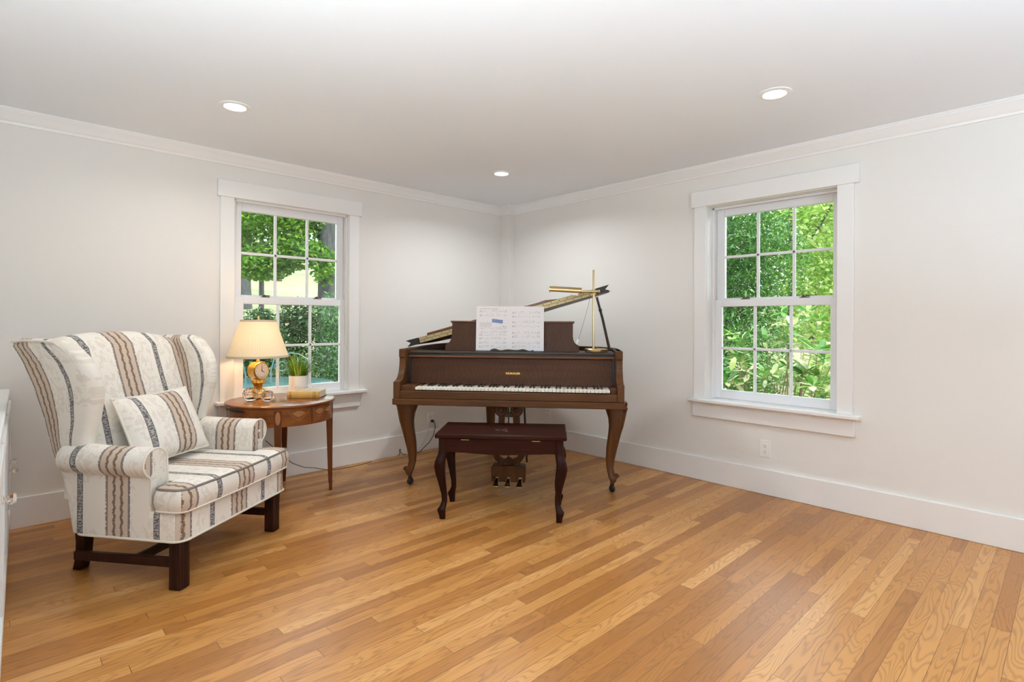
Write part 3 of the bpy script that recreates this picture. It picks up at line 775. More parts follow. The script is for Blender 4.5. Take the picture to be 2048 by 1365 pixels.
MB().lathe([(rb-.002, zb-.006), (rb+.003, zb-.006), (rb+.002, zb+.008), (rb-.003, zb+.008)], 64, ring=True).build('shade_trim', M['tape'], shade)
MB().lathe([(rt-.002, zt-.008), (rt+.003, zt-.008), (rt+.002, zt+.005), (rt-.003, zt+.005)], 64, ring=True).build('shade_trim', M['tape'], shade)
MB().lathe([(.002, .33), (.002, .520), (.010, .522), (.010, .526), (.004, .530), (.007, .540), (.003, .552), (.0001, .553)], 14).build('finial', M['oldbrass'], lp)
sp_ = MB()
for k in range(3):
    a = 2*PI*k/3; sp_.tube([(0, 0, .523), (rt*math.cos(a), rt*math.sin(a), .520)], .0015, 6)
sp_.build('spider', M['oldbrass'], lp)
bl = bpy.data.lights.new('lamp_bulb', 'POINT'); bl.energy = 3.6; bl.color = (1, .66, .36); bl.shadow_soft_size = .03
bo = bpy.data.objects.new('lamp_bulb', bl); C.objects.link(bo); bo.location = (1.286, 3.802, TZ+.39)

# crystal votives
for (x, y, r, lab) in ((1.214, 3.722, .050, 'larger cut crystal ball vase, left of the pair before the lamp'), (1.283, 3.616, .041, 'smaller cut crystal ball vase, right of the pair before the lamp')):
    b = MB(); n = 14
    prof = [(.0001, .001), (.42, .001), (.55, .06), (.86, .36), (1.0, .75), (.97, 1.05), (.78, 1.42), (.60, 1.58), (.52, 1.60), (.48, 1.54), (.60, 1.30), (.70, .95), (.60, .45), (.30, .28), (.0001, .26)]
    rings = []
    for i, (q, z) in enumerate(prof):
        off = (i % 2)*PI/n
        rings.append([(q*r*math.cos(2*PI*k/n+off), q*r*math.sin(2*PI*k/n+off), z*r) for k in range(n)])
    vs = [p for rg in rings for p in rg]; fs = []
    for i in range(len(rings)-1):
        for j in range(n):
            k = (j+1) % n; A, B_, D, E_ = i*n+j, i*n+k, (i+1)*n+k, (i+1)*n+j
            fs += [(A, B_, E_), (B_, D, E_)] if i % 2 == 0 else [(A, B_, D), (A, D, E_)]
    fs.append(tuple(range(n-1, -1, -1))); fs.append(tuple((len(rings)-1)*n+j for j in range(n)))
    b.add(vs, fs); o = b.build('crystal_votive', M['crystal'], flat=True); o.location = (x, y, TZ+.0005); tag(o, lab, 'candle holder', 'crystal votives on the side table')

# old book
bk_ = thing('old_book', 'thick old book with ochre spine lying on the side table', 'book', (1.423, 3.658, TZ+.0005), math.atan2(-.141, .158))
bw, bd, bh = .212, .165, .046
box('back_cover', M['bookred'], bk_, 0, bw, 0, bd, 0, .003, .001); box('front_cover', M['bookcover'], bk_, 0, bw, 0, bd, bh-.003, bh, .001)
b = MB(); b.prism([(0, .0), (-.004, .008), (-.006, bh/2), (-.004, bh-.008), (0, bh), (.004, bh), (.004, 0)], 'yz', 0, bw); spn = b.build('spine', M['bookcloth'], bk_, .001)
for x in (.020, .026, .172, .180, .188):
    b = MB(); b.prism([(-.0005, .001), (-.0048, .008), (-.0068, bh/2), (-.0048, bh-.008), (-.0005, bh-.001), (.002, bh-.001), (.002, .001)], 'yz', x, x+.0022)
    b.build('spine_band', M['bookred'], spn)
box('page_block', M['pages'], bk_, .004, bw-.004, .004, bd-.005, .003, bh-.003, .0005)
b = MB(); b.box(bw-.004, bw, .0, .004, .003, bh-.003); b.build('hinge_edge', M['bookred'], bk_)
# eyeglasses on the book
eg = thing('eyeglasses', 'thin wire eyeglasses resting on the old book', 'eyeglasses', (1.423+.664*.0, 3.658, TZ+.047), math.atan2(-.141, .158))
gl = MB()
for cx in (.055, .118):
    gl.tube([(cx+.025*math.cos(2*PI*k/24), .055, .017+.0155*math.sin(2*PI*k/24)) for k in range(25)], .0013, 6)
gl.tube([(.078, .055, .020), (.087, .053, .024), (.095, .055, .020)], .0012, 6)
gl.build('rims', M['steel'], eg)
tm = MB(); tm.tube([(.030, .055, .020), (.029, .062, .020), (.034, .10, .012), (.045, .145, .003), (.058, .152, .002)], .0013, 6); tm.tube([(.143, .055, .020), (.146, .062, .020), (.140, .10, .012), (.122, .145, .003), (.108, .15, .002)], .0013, 6)
tm.build('temples', M['steel'], eg)
b = MB()
for cx in (.055, .118): b.prism([(cx+.0245*math.cos(2*PI*k/20), .017+.015*math.sin(2*PI*k/20)) for k in range(20)], 'xz', .0545, .0555)
b.build('lenses', M['pane'], eg)

# potted grass
pp = thing('potted_grass', 'small faux grass plant in a ribbed white pot', 'potted plant', (1.584, 3.862, TZ+.0005))
prof = [(.0001, 0), (.058, 0), (.062, .004)]
for i in range(14): prof += [(.0655, .010+i*.0082), (.0645, .014+i*.0082)]
prof += [(.066, .127), (.0615, .128), (.060, .10), (.0001, .10)]
MB().lathe(prof, 40).build('pot', M['ceramic'], pp)
MB().lathe([(.0001, .098), (.060, .100), (.060, .105), (.0001, .108)], 24).build('soil', M['soil'], pp)
b = MB()
for k in range(190):
    a = random.uniform(0, 2*PI); r0 = .045*math.sqrt(random.random()); out = random.random()**1.3
    L = random.uniform(.13, .215); w = random.uniform(.003, .0052)
    lean = .12+out*1.45*(r0/.045*.6+.4); pts = []
    bx_, by_, bz_ = r0*math.cos(a), r0*math.sin(a), .102
    th = lean*.45
    for i in range(7):
        pts.append((bx_, by_, bz_)); st = L/6
        bx_ += st*math.sin(th)*math.cos(a); by_ += st*math.sin(th)*math.sin(a); bz_ += st*math.cos(th); th += lean*.22
    sx, sy = -math.sin(a), math.cos(a); vs = []
    for i, p in enumerate(pts):
        ww = w*(1-(i/6)**2)+.0002; vs += [(p[0]+sx*ww, p[1]+sy*ww, p[2]), (p[0]-sx*ww, p[1]-sy*ww, p[2])]
    b.add(vs, [(2*i, 2*i+1, 2*i+3, 2*i+2) for i in range(6)])
b.build('grass_blades', M['grassm'], pp, smooth=180)

# ------------------------------------------------------------------ piano
PA = rad(-50.0)
PO = (2.4025, 2.5195)
pn = thing('baby_grand_piano', 'walnut baby grand piano with open lid and cabriole legs in the corner', 'piano', (PO[0], PO[1], 0), PA)
xl, xr = -.768, .716; xc = (xl+xr)/2
WN, WZ, VE = M['walnut'], M['walnutz'], M['veneer']
# rim
def outline(ins=0):
    pts = [(xl+ins, .10+0*ins), (xl+ins, .80)]
    P0, P1, P2, P3 = (xl+ins, .80), (xl+ins+.01, 1.22), (-.66+ins, 1.40-ins), (-.36, 1.41-ins)
    for k in range(1, 13):
        t = k/12; pts.append(tuple((1-t)**3*P0[i]+3*(1-t)**2*t*P1[i]+3*(1-t)*t*t*P2[i]+t**3*P3[i] for i in (0, 1)))
    P0, P1, P2, P3 = (-.36, 1.41-ins), (.10, 1.41-ins), (.10-ins*.6, .98-ins), (.36-ins*.6, .86-ins)
    for k in range(1, 11):
        t = k/10; pts.append(tuple((1-t)**3*P0[i]+3*(1-t)**2*t*P1[i]+3*(1-t)*t*t*P2[i]+t**3*P3[i] for i in (0, 1)))
    P0, P1, P2, P3 = (.36-ins*.6, .86-ins), (.56-ins, .77-ins), (xr-ins, .70-ins), (xr-ins, .46)
    for k in range(1, 9):
        t = k/8; pts.append(tuple((1-t)**3*P0[i]+3*(1-t)**2*t*P1[i]+3*(1-t)*t*t*P2[i]+t**3*P3[i] for i in (0, 1)))
    pts.append((xr-ins, .10)); return pts
oo, ii = outline(0), outline(.036)
b = MB(); rings = []
for o1, i1 in zip(oo, ii): rings.append([(o1[0], o1[1], .606), (o1[0], o1[1], .963), (i1[0], i1[1], .963), (i1[0], i1[1], .606)])
b.loft(rings); b.build('rim', WN, pn, .004)
MB().prism(outline(.03), 'xy', .612, .642).build('bottom_frame', M['dkwal'], pn)
MB().prism([(p[0], max(p[1], .26)) for p in outline(.037)], 'xy', .842, .850).build('iron_plate', M['gold'], pn)
box('keybed', WN, pn, xl-.004, xr+.004, -.036, .60, .606, .647, .004)
box('keyslip', WN, pn, xl+.044, xr-.044, -.026, -.006, .6475, .697, .004)
box('key_block', WN, pn, xl+.044, -.634, -.004, .17, .6475, .729, .006)
box('key_block', WN, pn, .634, xr-.044, -.004, .17, .6475, .729, .006)
box('key_frame', M['black'], pn, -.634, .634, -.002, .18, .648, .690, 0)
# fallboard
MB().prism([(.158, .716), (.180, .9035), (.200, .9035), (.180, .716)], 'yz', xl+.060, xr-.060).build('fallboard', VE, pn, .003)
box('felt_strip', M['black'], pn, xl+.044, xl+.061, .165, .20, .70, .905, 0); box('felt_strip', M['black'], pn, xr-.061, xr-.044, .165, .20, .70, .905, 0)
box('fall_rail', M['rail'], pn, xl+.044, xr-.044, .152, .205, .905, .919, .005)
box('lid_gap', M['black'], pn, xl+.044, xr-.044, .175, .215, .919, .931, 0)
box('front_shelf', M['dkwal'], pn, xl+.044, xr-.044, .160, .47, .931, .945, .004)
# gilt maker's name on the fallboard
cu = bpy.data.curves.new('lettering', 'FONT'); cu.body = 'KRAKAUER'; cu.size = .019; cu.align_x = 'CENTER'; cu.extrude = .0004; cu.space_character = 1.02
cu.materials.append(M['gold'])
tmp = bpy.data.objects.new('lettering_source', cu); C.objects.link(tmp)
bpy.context.view_layer.update()
tme = bpy.data.meshes.new_from_object(tmp.evaluated_get(bpy.context.evaluated_depsgraph_get())); bpy.data.objects.remove(tmp)
tme.materials.clear(); tme.materials.append(M['gold'])
fo = bpy.data.objects.new('lettering', tme); C.objects.link(fo); fo.parent = pn; fo.location = (xc+.022, .1665, .796); fo.rotation_euler = (rad(90-6.7), 0, 0); fo['label'] = 'gold maker name lettering'
# cheeks (arms)
chk = [(-.028, .647), (-.028, .757), (.004, .760), (.030, .768), (.055, .784), (.078, .812), (.092, .846), (.098, .880), (.098, .906), (.088, .908), (.088, .963), (.40, .963), (.40, .647)]
for x0, x1 in ((xl, xl+.044), (xr-.044, xr)):
    MB().prism(chk, 'yz', x0, x1).build('cheek', WZ, pn, .004)
# keys
K0, K1, kz = -.630, .630, .720
kw = (K1-K0)/52
wk = None; bkk = None
def dupe(src, loc):
    c = src.copy(); C.objects.link(c); c.parent = pn; c.location = loc; return c
for i in range(52):
    if wk is None:
        wk = MB().box(.0011, kw-.0011, 0, .16, -.018, 0).build('white_key', M['ivory'], pn, .0012); wk.location = (K0, 0, kz)
    else: dupe(wk, (K0+i*kw, 0, kz))
pattern = [1, 0, 1, 1, 0, 1, 1]     # sharps after A? A C D F G
names = 'ABCDEFG'
for i in range(51):
    if names[i % 7] in 'ACDFG':
        if bkk is None:
            b = MB(); b.prism([(.052, 0), (.060, .011), (.16, .011), (.16, 0)], 'yz', -.0052, .0052); bkk = b.build('black_key', M['ebony'], pn, .001); bkk.location = (K0+(i+1)*kw, 0, kz)
        else: dupe(bkk, (K0+(i+1)*kw, 0, kz))
# music desk
def desk_poly():
    L, Rr, T, B = -.456, .396, 1.150, .944
    sh = [(0, T), (0, 1.050), (-.004, 1.028), (-.012, 1.010), (-.026, .996), (-.042, .988), (-.043, .944)]
    left = [(L+dx, z) for dx, z in sh]; right = [(Rr-dx, z) for dx, z in sh]
    return right + left[::-1]
b = MB(); b.T = Matrix.Translation((0, .292, .944)) @ Matrix.Rotation(rad(-9), 4, 'X') @ Matrix.Translation((0, 0, -.944))
b.prism(desk_poly(), 'xz', 0, .018); desk = b.build('music_desk', wood_mat('desk veneer', (.085, .031, .010), (.040, .014, .0045), 'Z', .7, .42, .16, .0), pn, .003)
b = MB(); b.T = Matrix.Translation((0, .292, .944)) @ Matrix.Rotation(rad(-9), 4, 'X') @ Matrix.Translation((0, 0, -.944))
b.box(-.466, .406, -.008, .026, 1.146, 1.157); b.build('top_moulding', M['rail'], desk, .003)
b = MB(); lw = []
for k in range(41):
    t = k/40; x = -.165+.29*t; lw.append((x, .946+.012+.007*math.sin(t*PI*6)*(.6+.4*math.cos(t*2*PI))))
poly = [(-.175, .945)] + lw + [(.135, .945)]
b.prism(poly, 'xz', .236, .252); b.build('carved_ledge', M['dkwal'], desk, .002)
box('ledge_base', M['dkwal'], desk, -.30, .22, .228, .290, .945, .949, .001)
# lid (hinged at the left), folded flap, hinge, prop
la = rad(15.55); ca, sa = math.cos(la), math.sin(la)
def LT(): 
    m = Matrix.Identity(4); m[0][0] = ca; m[0][2] = -sa; m[2][0] = sa; m[2][2] = ca
    m[0][3] = -.742; m[2][3] = .978; return m
b = MB(); b.T = LT()
lid_out = [(0, .35), (1.415, .35), (1.425, .50)]
for (x, y) in oo[::-1]:
    if y > .50 and x < xr-.002: lid_out.append(((x-xl)*.985+.0, y+.01))
lid_out = [p for p in lid_out if p[0] >= 0]
lid_out.append((0, .80))
b.prism(lid_out, 'xy', 0, .021); lid = b.build('lid', WN, pn, .003)
b = MB(); b.T = LT(); b.box(.012, 1.415, .35, .70, .0225, .043); flap = b.build('lid_flap', WN, lid, .003)
b = MB(); b.T = LT(); b.prism([(.11, .043), (.115, .060), (1.00, .060), (1.09, .043)], 'xz', .352, .385); b.build('batten', M['rail'], flap, .003)
b = MB(); b.T = LT(); b.box(.05, 1.35, .347, .3502, .003, .0205); b.box(.05, 1.35, .347, .3502, .0235, .041); hinge = b.build('piano_hinge', M['oldbrass'], lid)
b = MB()
for k in range(22):
    for w in (.0115, .0325):
        b.T = LT() @ Matrix.Translation((.085+k*.058+(.02 if w > .02 else 0), .347, w)) @ Matrix.Rotation(rad(90), 4, 'X'); b.lathe([(.0001, 0), (.0036, 0), (.003, .0008), (.0001, .001)], 8)
b.T = LT(); b.box(.05, 1.35, .3462, .349, .0208, .0232)
b.build('hinge_screws', M['iron'], hinge)
b = MB(); b.T = LT()
for u0, s in ((1.355, 1), (.045, -1)):
    b.prism([(u0, .0), (u0+s*.095, -.002), (u0+s*.062, .021), (u0+s*.095, .046), (u0, .044)], 'xz', .343, .3502)
b.build('end_moulding', M['iron'], lid, .001)
b = MB(); b.tube([(.560, .36, 1.325), (.600, .37, 1.18), (.652, .385, .955)], [.008, .009, .010], 8)
b.sphere((.585, .365, 1.235), .013, 10, 6); b.build('lid_prop', M['dkwal'], pn)
# front legs : px-derived profile (offset from foot centre outward = +), half width, y centre
prof = [(.606, .020, .080, .300), (.585, .018, .078, .298), (.55, .025, .068, .288), (.50, .026, .054, .272), (.45, .022, .046, .264), (.40, .012, .040, .262), (.30, -.006, .034, .270), (.22, -.016, .027, .276), (.165, -.017, .022, .274), (.13, -.010, .022, .266), (.105, .000, .026, .260), (.085, .006, .024, .258), (.070, .004, .017, .260), (.060, .0, .013, .260)]
for s, fx in ((-1, -.739), (1, .664)):
    rings = []
    for z, off, hw, y in prof:
        cx = fx+s*off; n = 16
        ring = []
        for k in range(n):
            a = 2*PI*k/n; e = .62
            ring.append((cx+hw*math.copysign(abs(math.cos(a))**e, math.cos(a)), y+hw*.80*math.copysign(abs(math.sin(a))**e, math.sin(a)), z))
        rings.append(ring)
    leg = MB().loft(rings).build('leg', WZ, pn, smooth=60)
    # carved outer rib and foot scroll
    rb_ = MB(); rb_.tube([(fx+s*(off+hw*.93), y-hw*.55, z) for z, off, hw, y in prof[:11]], .007, 8)
    rb_.build('carved_rib', WZ, leg)
    sc = MB(); pts = []
    for k in range(22):
        a = k/21*3.4*PI; r = .021*(1-k/26); pts.append((fx+s*(.020+r*math.cos(a)*.9), .250, .108+r*math.sin(a)))
    sc.tube(pts, [.009*(1-k/40) for k in range(22)], 8); sc.build('foot_scroll', WZ, leg)
    kn = MB()
    for k in range(5): kn.sphere((fx+s*(.085-.004*k), .236+.006*k, .57-.016*k), .015-.0015*k, 10, 6, (1, .7, 1))
    kn.build('knee_carving', WZ, leg)
    cs = MB(); cs.T = Matrix.Translation((fx, .268, .0245)) @ Matrix.Rotation(rad(35*s), 4, 'Z') @ Matrix.Rotation(rad(90), 4, 'Y'); cs.lathe([(.0001, -.011), (.020, -.011), (.0242, -.006), (.0242, .006), (.020, .011), (.0001, .011)], 20)
    cs.T = Matrix.Translation((fx, .262, 0)); cs.lathe([(.012, .064), (.013, .052), (.009, .044), (.0001, .043)], 12); cs.box(-.014, .014, -.004, .010, .022, .050)
    cs.build('caster', M['iron'], leg, .001)
rings = []
for z, hw in ((.612, .055), (.55, .052), (.35, .040), (.16, .030), (.10, .036), (.06, .02)):
    rings.append([(-.312+hw*math.cos(2*PI*k/12), 1.24+hw*math.sin(2*PI*k/12), z) for k in range(12)])
leg = MB().loft(rings).build('leg', WZ, pn, smooth=60)
cs = MB(); cs.T = Matrix.Translation((-.312, 1.24, .0245)) @ Matrix.Rotation(rad(90), 4, 'Y'); cs.lathe([(.0001, -.011), (.0242, -.011), (.0242, .011), (.0001, .011)], 16); cs.T = Matrix.Translation((-.312, 1.24, 0)); cs.lathe([(.010, .02), (.010, .062)], 10); cs.build('caster', M['iron'], leg)
# lyre
ly = bpy.data.objects.new('lyre', None); C.objects.link(ly); ly.parent = pn; ly.location = (-.035, .215, 0)
pb = MB(); pb.prism([(-.115, .066), (-.117, .16), (-.108, .176), (.108, .176), (.117, .16), (.115, .066), (.096, .066), (.096, .10), (.064, .10), (.064, .066), (.016, .066), (.016, .10), (-.016, .10), (-.016, .066), (-.064, .066), (-.064, .10), (-.096, .10), (-.096, .066)], 'xz', -.035, .05)
pb.build('pedal_box', WZ, ly, .004)
def band(path, w, y0, y1, b):
    rings = []
    m = len(path)
    for i, (x, z) in enumerate(path):
        x0, z0 = path[max(0, i-1)]; x1, z1 = path[min(m-1, i+1)]; dx, dz = x1-x0, z1-z0; L = math.hypot(dx, dz); nx, nz = -dz/L, dx/L; ww = w if not isinstance(w, list) else w[i]
        rings.append([(x+nx*ww, y0, z+nz*ww), (x-nx*ww, y0, z-nz*ww), (x-nx*ww, y1, z-nz*ww), (x+nx*ww, y1, z+nz*ww)])
    b.loft(rings)
for s in (-1, 1):
    b = MB()
    band([(s*.004, .196), (s*.045, .200), (s*.074, .216), (s*.090, .245), (s*.092, .285), (s*.085, .33), (s*.070, .38), (s*.056, .43), (s*.048, .48), (s*.050, .53), (s*.056, .555)], [.014, .018, .020, .021, .021, .020, .019, .019, .019, .021, .022], -.012, .020, b)
    b.T = Matrix.Translation((s*.053, 0, .548)) @ Matrix.Rotation(rad(90), 4, 'X'); b.lathe([(.0001, -.026), (.036, -.026), (.044, -.018), (.044, .014), (.036, .020), (.018, .018), (.016, .026), (.0001, .027)], 28)
    b.build('lyre_arm', WZ, ly, .002)
b = MB(); b.box(-.03, .03, -.008, .016, .500, .532); b.build('crossbar', M['dkwal'], ly, .003)
b = MB(); b.prism([(-.045, .178), (-.030, .212), (0, .236), (.030, .212), (.045, .178)], 'xz', -.018, .010); fan = b.build('fan_carving', WZ, ly, .003)
b = MB()
for k in range(-2, 3): b.tube([(0, -.019, .184), (.036*math.sin(k*.42), -.020, .184+.040*math.cos(k*.42))], .003, 6)
b.build('fan_rib', M['dkwal'], fan)
for x in (-.075, -.004, .075):
    MB().tube([(x, .016, .10), (x*.9, .018, .606)], .0045, 8).build('pedal_rod', M['dkwal'], ly)
MB().tube([(.10, .30, .12), (.09, .14, .606)], .007, 8).build('brace_rod', M['dkwal'], ly)
for x in (-.080, 0, .080):
    b = MB(); b.loft([[(x-.011, .03, .072), (x+.011, .03, .072), (x+.011, .03, .079), (x-.011, .03, .079)], [(x-.010, -.03, .072), (x+.010, -.03, .072), (x+.010, -.03, .080), (x-.010, -.03, .080)], [(x-.016, -.065, .058), (x+.016, -.065, .058), (x+.016, -.065, .067), (x-.016, -.065, .067)], [(x-.021, -.10, .050), (x+.021, -.10, .050), (x+.021, -.10, .056), (x-.021, -.10, .056)]])
    b.build('pedal', M['brass'], ly, .002)

# sheet music
sm = thing('music_book', 'open white music book standing on the piano desk', 'sheet music', (PO[0], PO[1], 0), PA)
pm = Matrix.Translation((-.039, .268, .9495)) @ Matrix.Rotation(rad(-4), 4, 'X')
PW, PH = .236, .308
def page(s):
    b = MB(); b.T = pm; rings = []
    for k in range(9):
        t = k/8; x = s*PW*t; y = -.004*math.sin(PI*min(1, t*1.2))-.003*t + .004
        rings.append([(x, y-.0035, 0), (x, y-.0035, PH), (x, y+.001, PH), (x, y+.001, 0)])
    b.loft(rings); return b.build('page', M['paper'], sm, smooth=60)
pgl, pgr = page(-1), page(1)
def yo(x): t = abs(x)/PW; return -.004*math.sin(PI*min(1, t*1.2))-.003*t+.004-.0035-.0004
def marks(s, seed, parent):
    rr = random.Random(seed); b = MB(); b.T = pm
    def dash(x, z, w, h):
        y = min(yo(x), yo(x+w)); b.add([(x, y, z), (x+w, y, z), (x+w, y, z+h), (x, y, z+h)], [(0, 1, 2, 3)])
    xa, xb = (-PW+.024, -.022) if s < 0 else (.018, PW-.026)
    rows = [.268, .24, .15, .122, .104, .078, .048, .022] if s < 0 else [.258, .232, .192, .164, .118, .092, .048, .022]
    if s < 0:
        x = xa
        while x < xa+.125: w = rr.uniform(.004, .012); dash(x, .290, w, .0022); x += w+.0025
        for z in (.192, .184, .176, .168):
            x = xa
            while x < xa+.085: w = rr.uniform(.005, .016); dash(x, z, w, .0016); x += w+.002
        dash(xb-.03, .166, .012, .004); dash(xb-.015, .165, .013, .003)
    for ri, z in enumerate(rows):
        x0 = xa + (.012 if s < 0 and ri in (2, 3) else 0)
        for q in range(5): dash(x0, z+q*.0024, xb-x0, .00035)
        dash(x0, z, .0007, .010); dash(x0+.003, z-.001, .0030, .0125)
        x = x0+.016
        while x < xb-.006:
            k = rr.random()
            if k < .8:
                h = rr.uniform(-.003, .008); dash(x, z+h, .0028, .0024)
                if rr.random() < .75: dash(x+.0024, z+h, .0005, .0085)
            if k < .2: dash(x, z+.0125, rr.uniform(.008, .02), .0012)
            x += rr.uniform(.0045, .011)
        for q in range(1, 4): dash(x0+(xb-x0)*q/4, z, .0005, .0098)
    b.build('printed_notation', M['ink'], parent)
marks(-1, 3, pgl); marks(1, 5, pgr)
b = MB(); b.T = pm; y = yo(-.08)-.0004
b.add([(-.125, y, .196), (-.050, y, .188), (-.048, y, .212), (-.124, y, .221)], [(0, 1, 2, 3)]); st = b.build('blue_sticker', M['blue'], pgl)
b = MB(); b.T = pm; y -= .0004; b.add([(-.075, y, .210), (-.066, y, .198), (-.063, y, .180), (-.071, y, .196)], [(0, 1, 2, 3)]); b.add([(-.105, y, .203), (-.099, y, .202), (-.099, y, .208), (-.105, y, .209)], [(0, 1, 2, 3)]); b.build('dark_mark', M['ink'], st)

# piano lamp
bl_ = thing('brass_piano_lamp', 'brass piano lamp with a long tubular shade on the piano shelf', 'piano lamp', (PO[0]+.6428*.552+.7660*.255, PO[1]-.7660*.552+.6428*.255, .9455), PA)
MB().lathe([(.0001, 0), (.074, 0), (.076, .003), (.076, .022), (.073, .025), (.02, .026), (.010, .033), (.0001, .033)], 48).build('base', M['brass'], bl_)
MB().lathe([(.0001, .018), (.0072, .018), (.0072, .556), (.0055, .559), (.0001, .560)], 20, (-.018, 0, 0)).build('pole', M['brass'], bl_)
b = MB(); b.T = Matrix.Translation((-.018, -.012, .412)) @ Matrix.Rotation(rad(90), 4, 'Y'); b.lathe([(.0001, -.085), (.007, -.085), (.009, -.06), (.009, .03), (.012, .032), (.012, .042), (.0001, .043)], 18); b.build('arm', M['brass'], bl_)
b = MB(); b.T = Matrix.Translation((-.10, -.012, .415)) @ Matrix.Rotation(rad(3.2), 4, 'Y'); rings = []
n = 15; R1, R2 = .028, .026
for x in (-.215, -.213, -.001, 0):
    ring = [(x, -R1*math.cos(rad(-35+250*k/n)), R1*math.sin(rad(-35+250*k/n))*.82) for k in range(n+1)]
    ring += [(x, -R2*math.cos(rad(-35+250*k/n)), R2*math.sin(rad(-35+250*k/n))*.82) for k in range(n, -1, -1)]
    rings.append(ring)
b.loft(rings); b.prism([(R1*math.cos(2*PI*k/18), R1*.82*math.sin(2*PI*k/18)) for k in range(18)], 'yz', -.002, .001); b.prism([(R1*math.cos(2*PI*k/18), R1*.82*math.sin(2*PI*k/18)) for k in range(18)], 'yz', -.216, -.213)
shd = b.build('lamp_shade', M['brass'], bl_)
b = MB(); b.T = Matrix.Translation((-.10, -.012, .415)) @ Matrix.Rotation(rad(3.2), 4, 'Y'); b.box(-.065, -.020, -.020, .012, -.034, -.020); b.build('bulb_socket', M['paper'], shd, .002)
MB().tube([(-.04, -.004, .395), (-.052, .0, .32), (-.085, .004, .20), (-.118, .006, .085)], .0012, 6).build('pull_cord', M['cordbr'], bl_)
b = MB(); b.T = Matrix.Translation((-.126, .004, .072)) @ Matrix.Rotation(rad(22), 4, 'Y'); b.box(-.007, .007, -.001, .001, -.016, .016); b.build('paper_tag', M['paper'], bl_)

# ------------------------------------------------------------------ piano bench
bn = thing('piano_bench', 'dark mahogany piano bench with cabriole legs in front of the piano', 'bench', (2.1245, 2.31, 0), math.atan2(-.74558, .66642))
bt = MB(); bt.box(-.381, .381, -.032, .352, .472, .500); top = bt.build('bench_lid', M['bench'], bn, .008, 3)
b = MB()
for k in range(9):
    x0 = -.02+random.uniform(-.03, .05); y0 = .13+random.uniform(-.03, .05); b.tube([(x0, y0, .5002), (x0+.012, y0-.02, .5003), (x0+.02, y0-.045, .5002)], .0007, 5)
b.build('scratch', plain('pale scratches', (.30, .20, .16, 1), .5), top)
ap = []
for k in range(21):
    t = k/20; x = -.325+.65*t; ap.append((x, .386+.010*math.sin(PI*t)**2*0-.006*math.sin(2*PI*t)*0+.012*abs(2*t-1)**2*0+.006*math.cos(2*PI*t*1)))
b = MB(); b.prism(ap+[(.325, .471), (-.325, .471)], 'xz', -.012, .008); b.prism(ap+[(.325, .471), (-.325, .471)], 'xz', .318, .336); b.box(-.345, -.327, 0, .33, .386, .471); b.box(.327, .345, 0, .33, .386, .471)
apn = b.build('apron', M['bench'], bn, .002)
b = MB(); b.box(-.300, .300, -.0145, -.012, .402, .405); b.build('apron_bead', M['bench'], apn, .0008)
for x in (-.205, .205): MB().box(x-.024, x+.024, -.0155, -.0125, .4635, .4675).build('brass_hinge', M['brass'], apn)
lp_ = [(.471, 0, 0, .024), (.40, 0, 0, .024), (.375, .003, .003, .026), (.345, .012, .010, .030), (.31, .017, .014, .031), (.27, .014, .011, .027), (.20, .002, .001, .0205), (.14, -.008, -.007, .0165), (.10, -.009, -.008, .0155), (.075, -.002, -.002, .019), (.058, .006, .004, .0235), (.052, .006, .004, .0235), (.02, .002, .001, .018), (0, .001, 0, .0165)]
for sx in (-1, 1):
    for y0, sy in ((.005, -1), (.312, 1)):
        rings = []
        for z, dx, dy, hw in lp_:
            cx, cy = sx*(.338+dx), y0+sy*dy; ring = []
            for k in range(12):
                a = 2*PI*k/12; e = .55; ring.append((cx+hw*math.copysign(abs(math.cos(a))**e, math.cos(a)), cy+hw*math.copysign(abs(math.sin(a))**e, math.sin(a)), z))
            rings.append(ring)
        leg = MB().loft(rings).build('leg', M['benchz'], bn, smooth=50)
        if sy < 0:
            kc = MB()
            for k in range(4): kc.sphere((sx*(.338+.018+.006*math.sin(k)), y0-.036+.001*k, .345-.016*k), .010-.001*k, 8, 6, (1, .5, 1.2))
            kc.build('knee_carving', M['benchz'], leg)

# ------------------------------------------------------------------ white built-in cabinet at the left edge
cb = thing('white_cabinet', 'white painted cabinet with crystal knobs at the left edge', 'cabinet', (-.055, 0, 0), -math.atan(.0295))
box('body', M['cab'], cb, -.285, -.004, 1.9, 3.985, 0, .745, .003)
box('cabinet_top', M['cab'], cb, -.285, .006, 1.88, 3.99, .745, .775, .006)
for y0, y1, ky, kz_, kr in ((1.92, 2.56, 2.20, .615, .017), (2.60, 3.22, 3.17, .50, .011), (3.26, 3.94, 3.42, .49, .011)):
    b = MB(); b.box(-.004, .012, y0, y0+.06, .09, .72); b.box(-.004, .012, y1-.06, y1, .09, .72); b.box(-.004, .012, y0+.06, y1-.06, .09, .15); b.box(-.004, .012, y0+.06, y1-.06, .66, .72); b.box(-.003, .003, y0+.06, y1-.06, .15, .66)
    d = b.build('door', M['cab'], cb, .002)
    k = MB(); k.T = Matrix.Translation((.012, ky, kz_)) @ Matrix.Rotation(rad(90), 4, 'Y'); k.lathe([(.0001, 0), (kr*.75, 0), (kr*.75, .004), (kr*.3, .006), (kr*.3, .012), (kr*.8, .015), (kr, .022), (kr*.8, .032), (.0001, .034)], 10); k.build('crystal_knob', M['crystal'], d, flat=True)

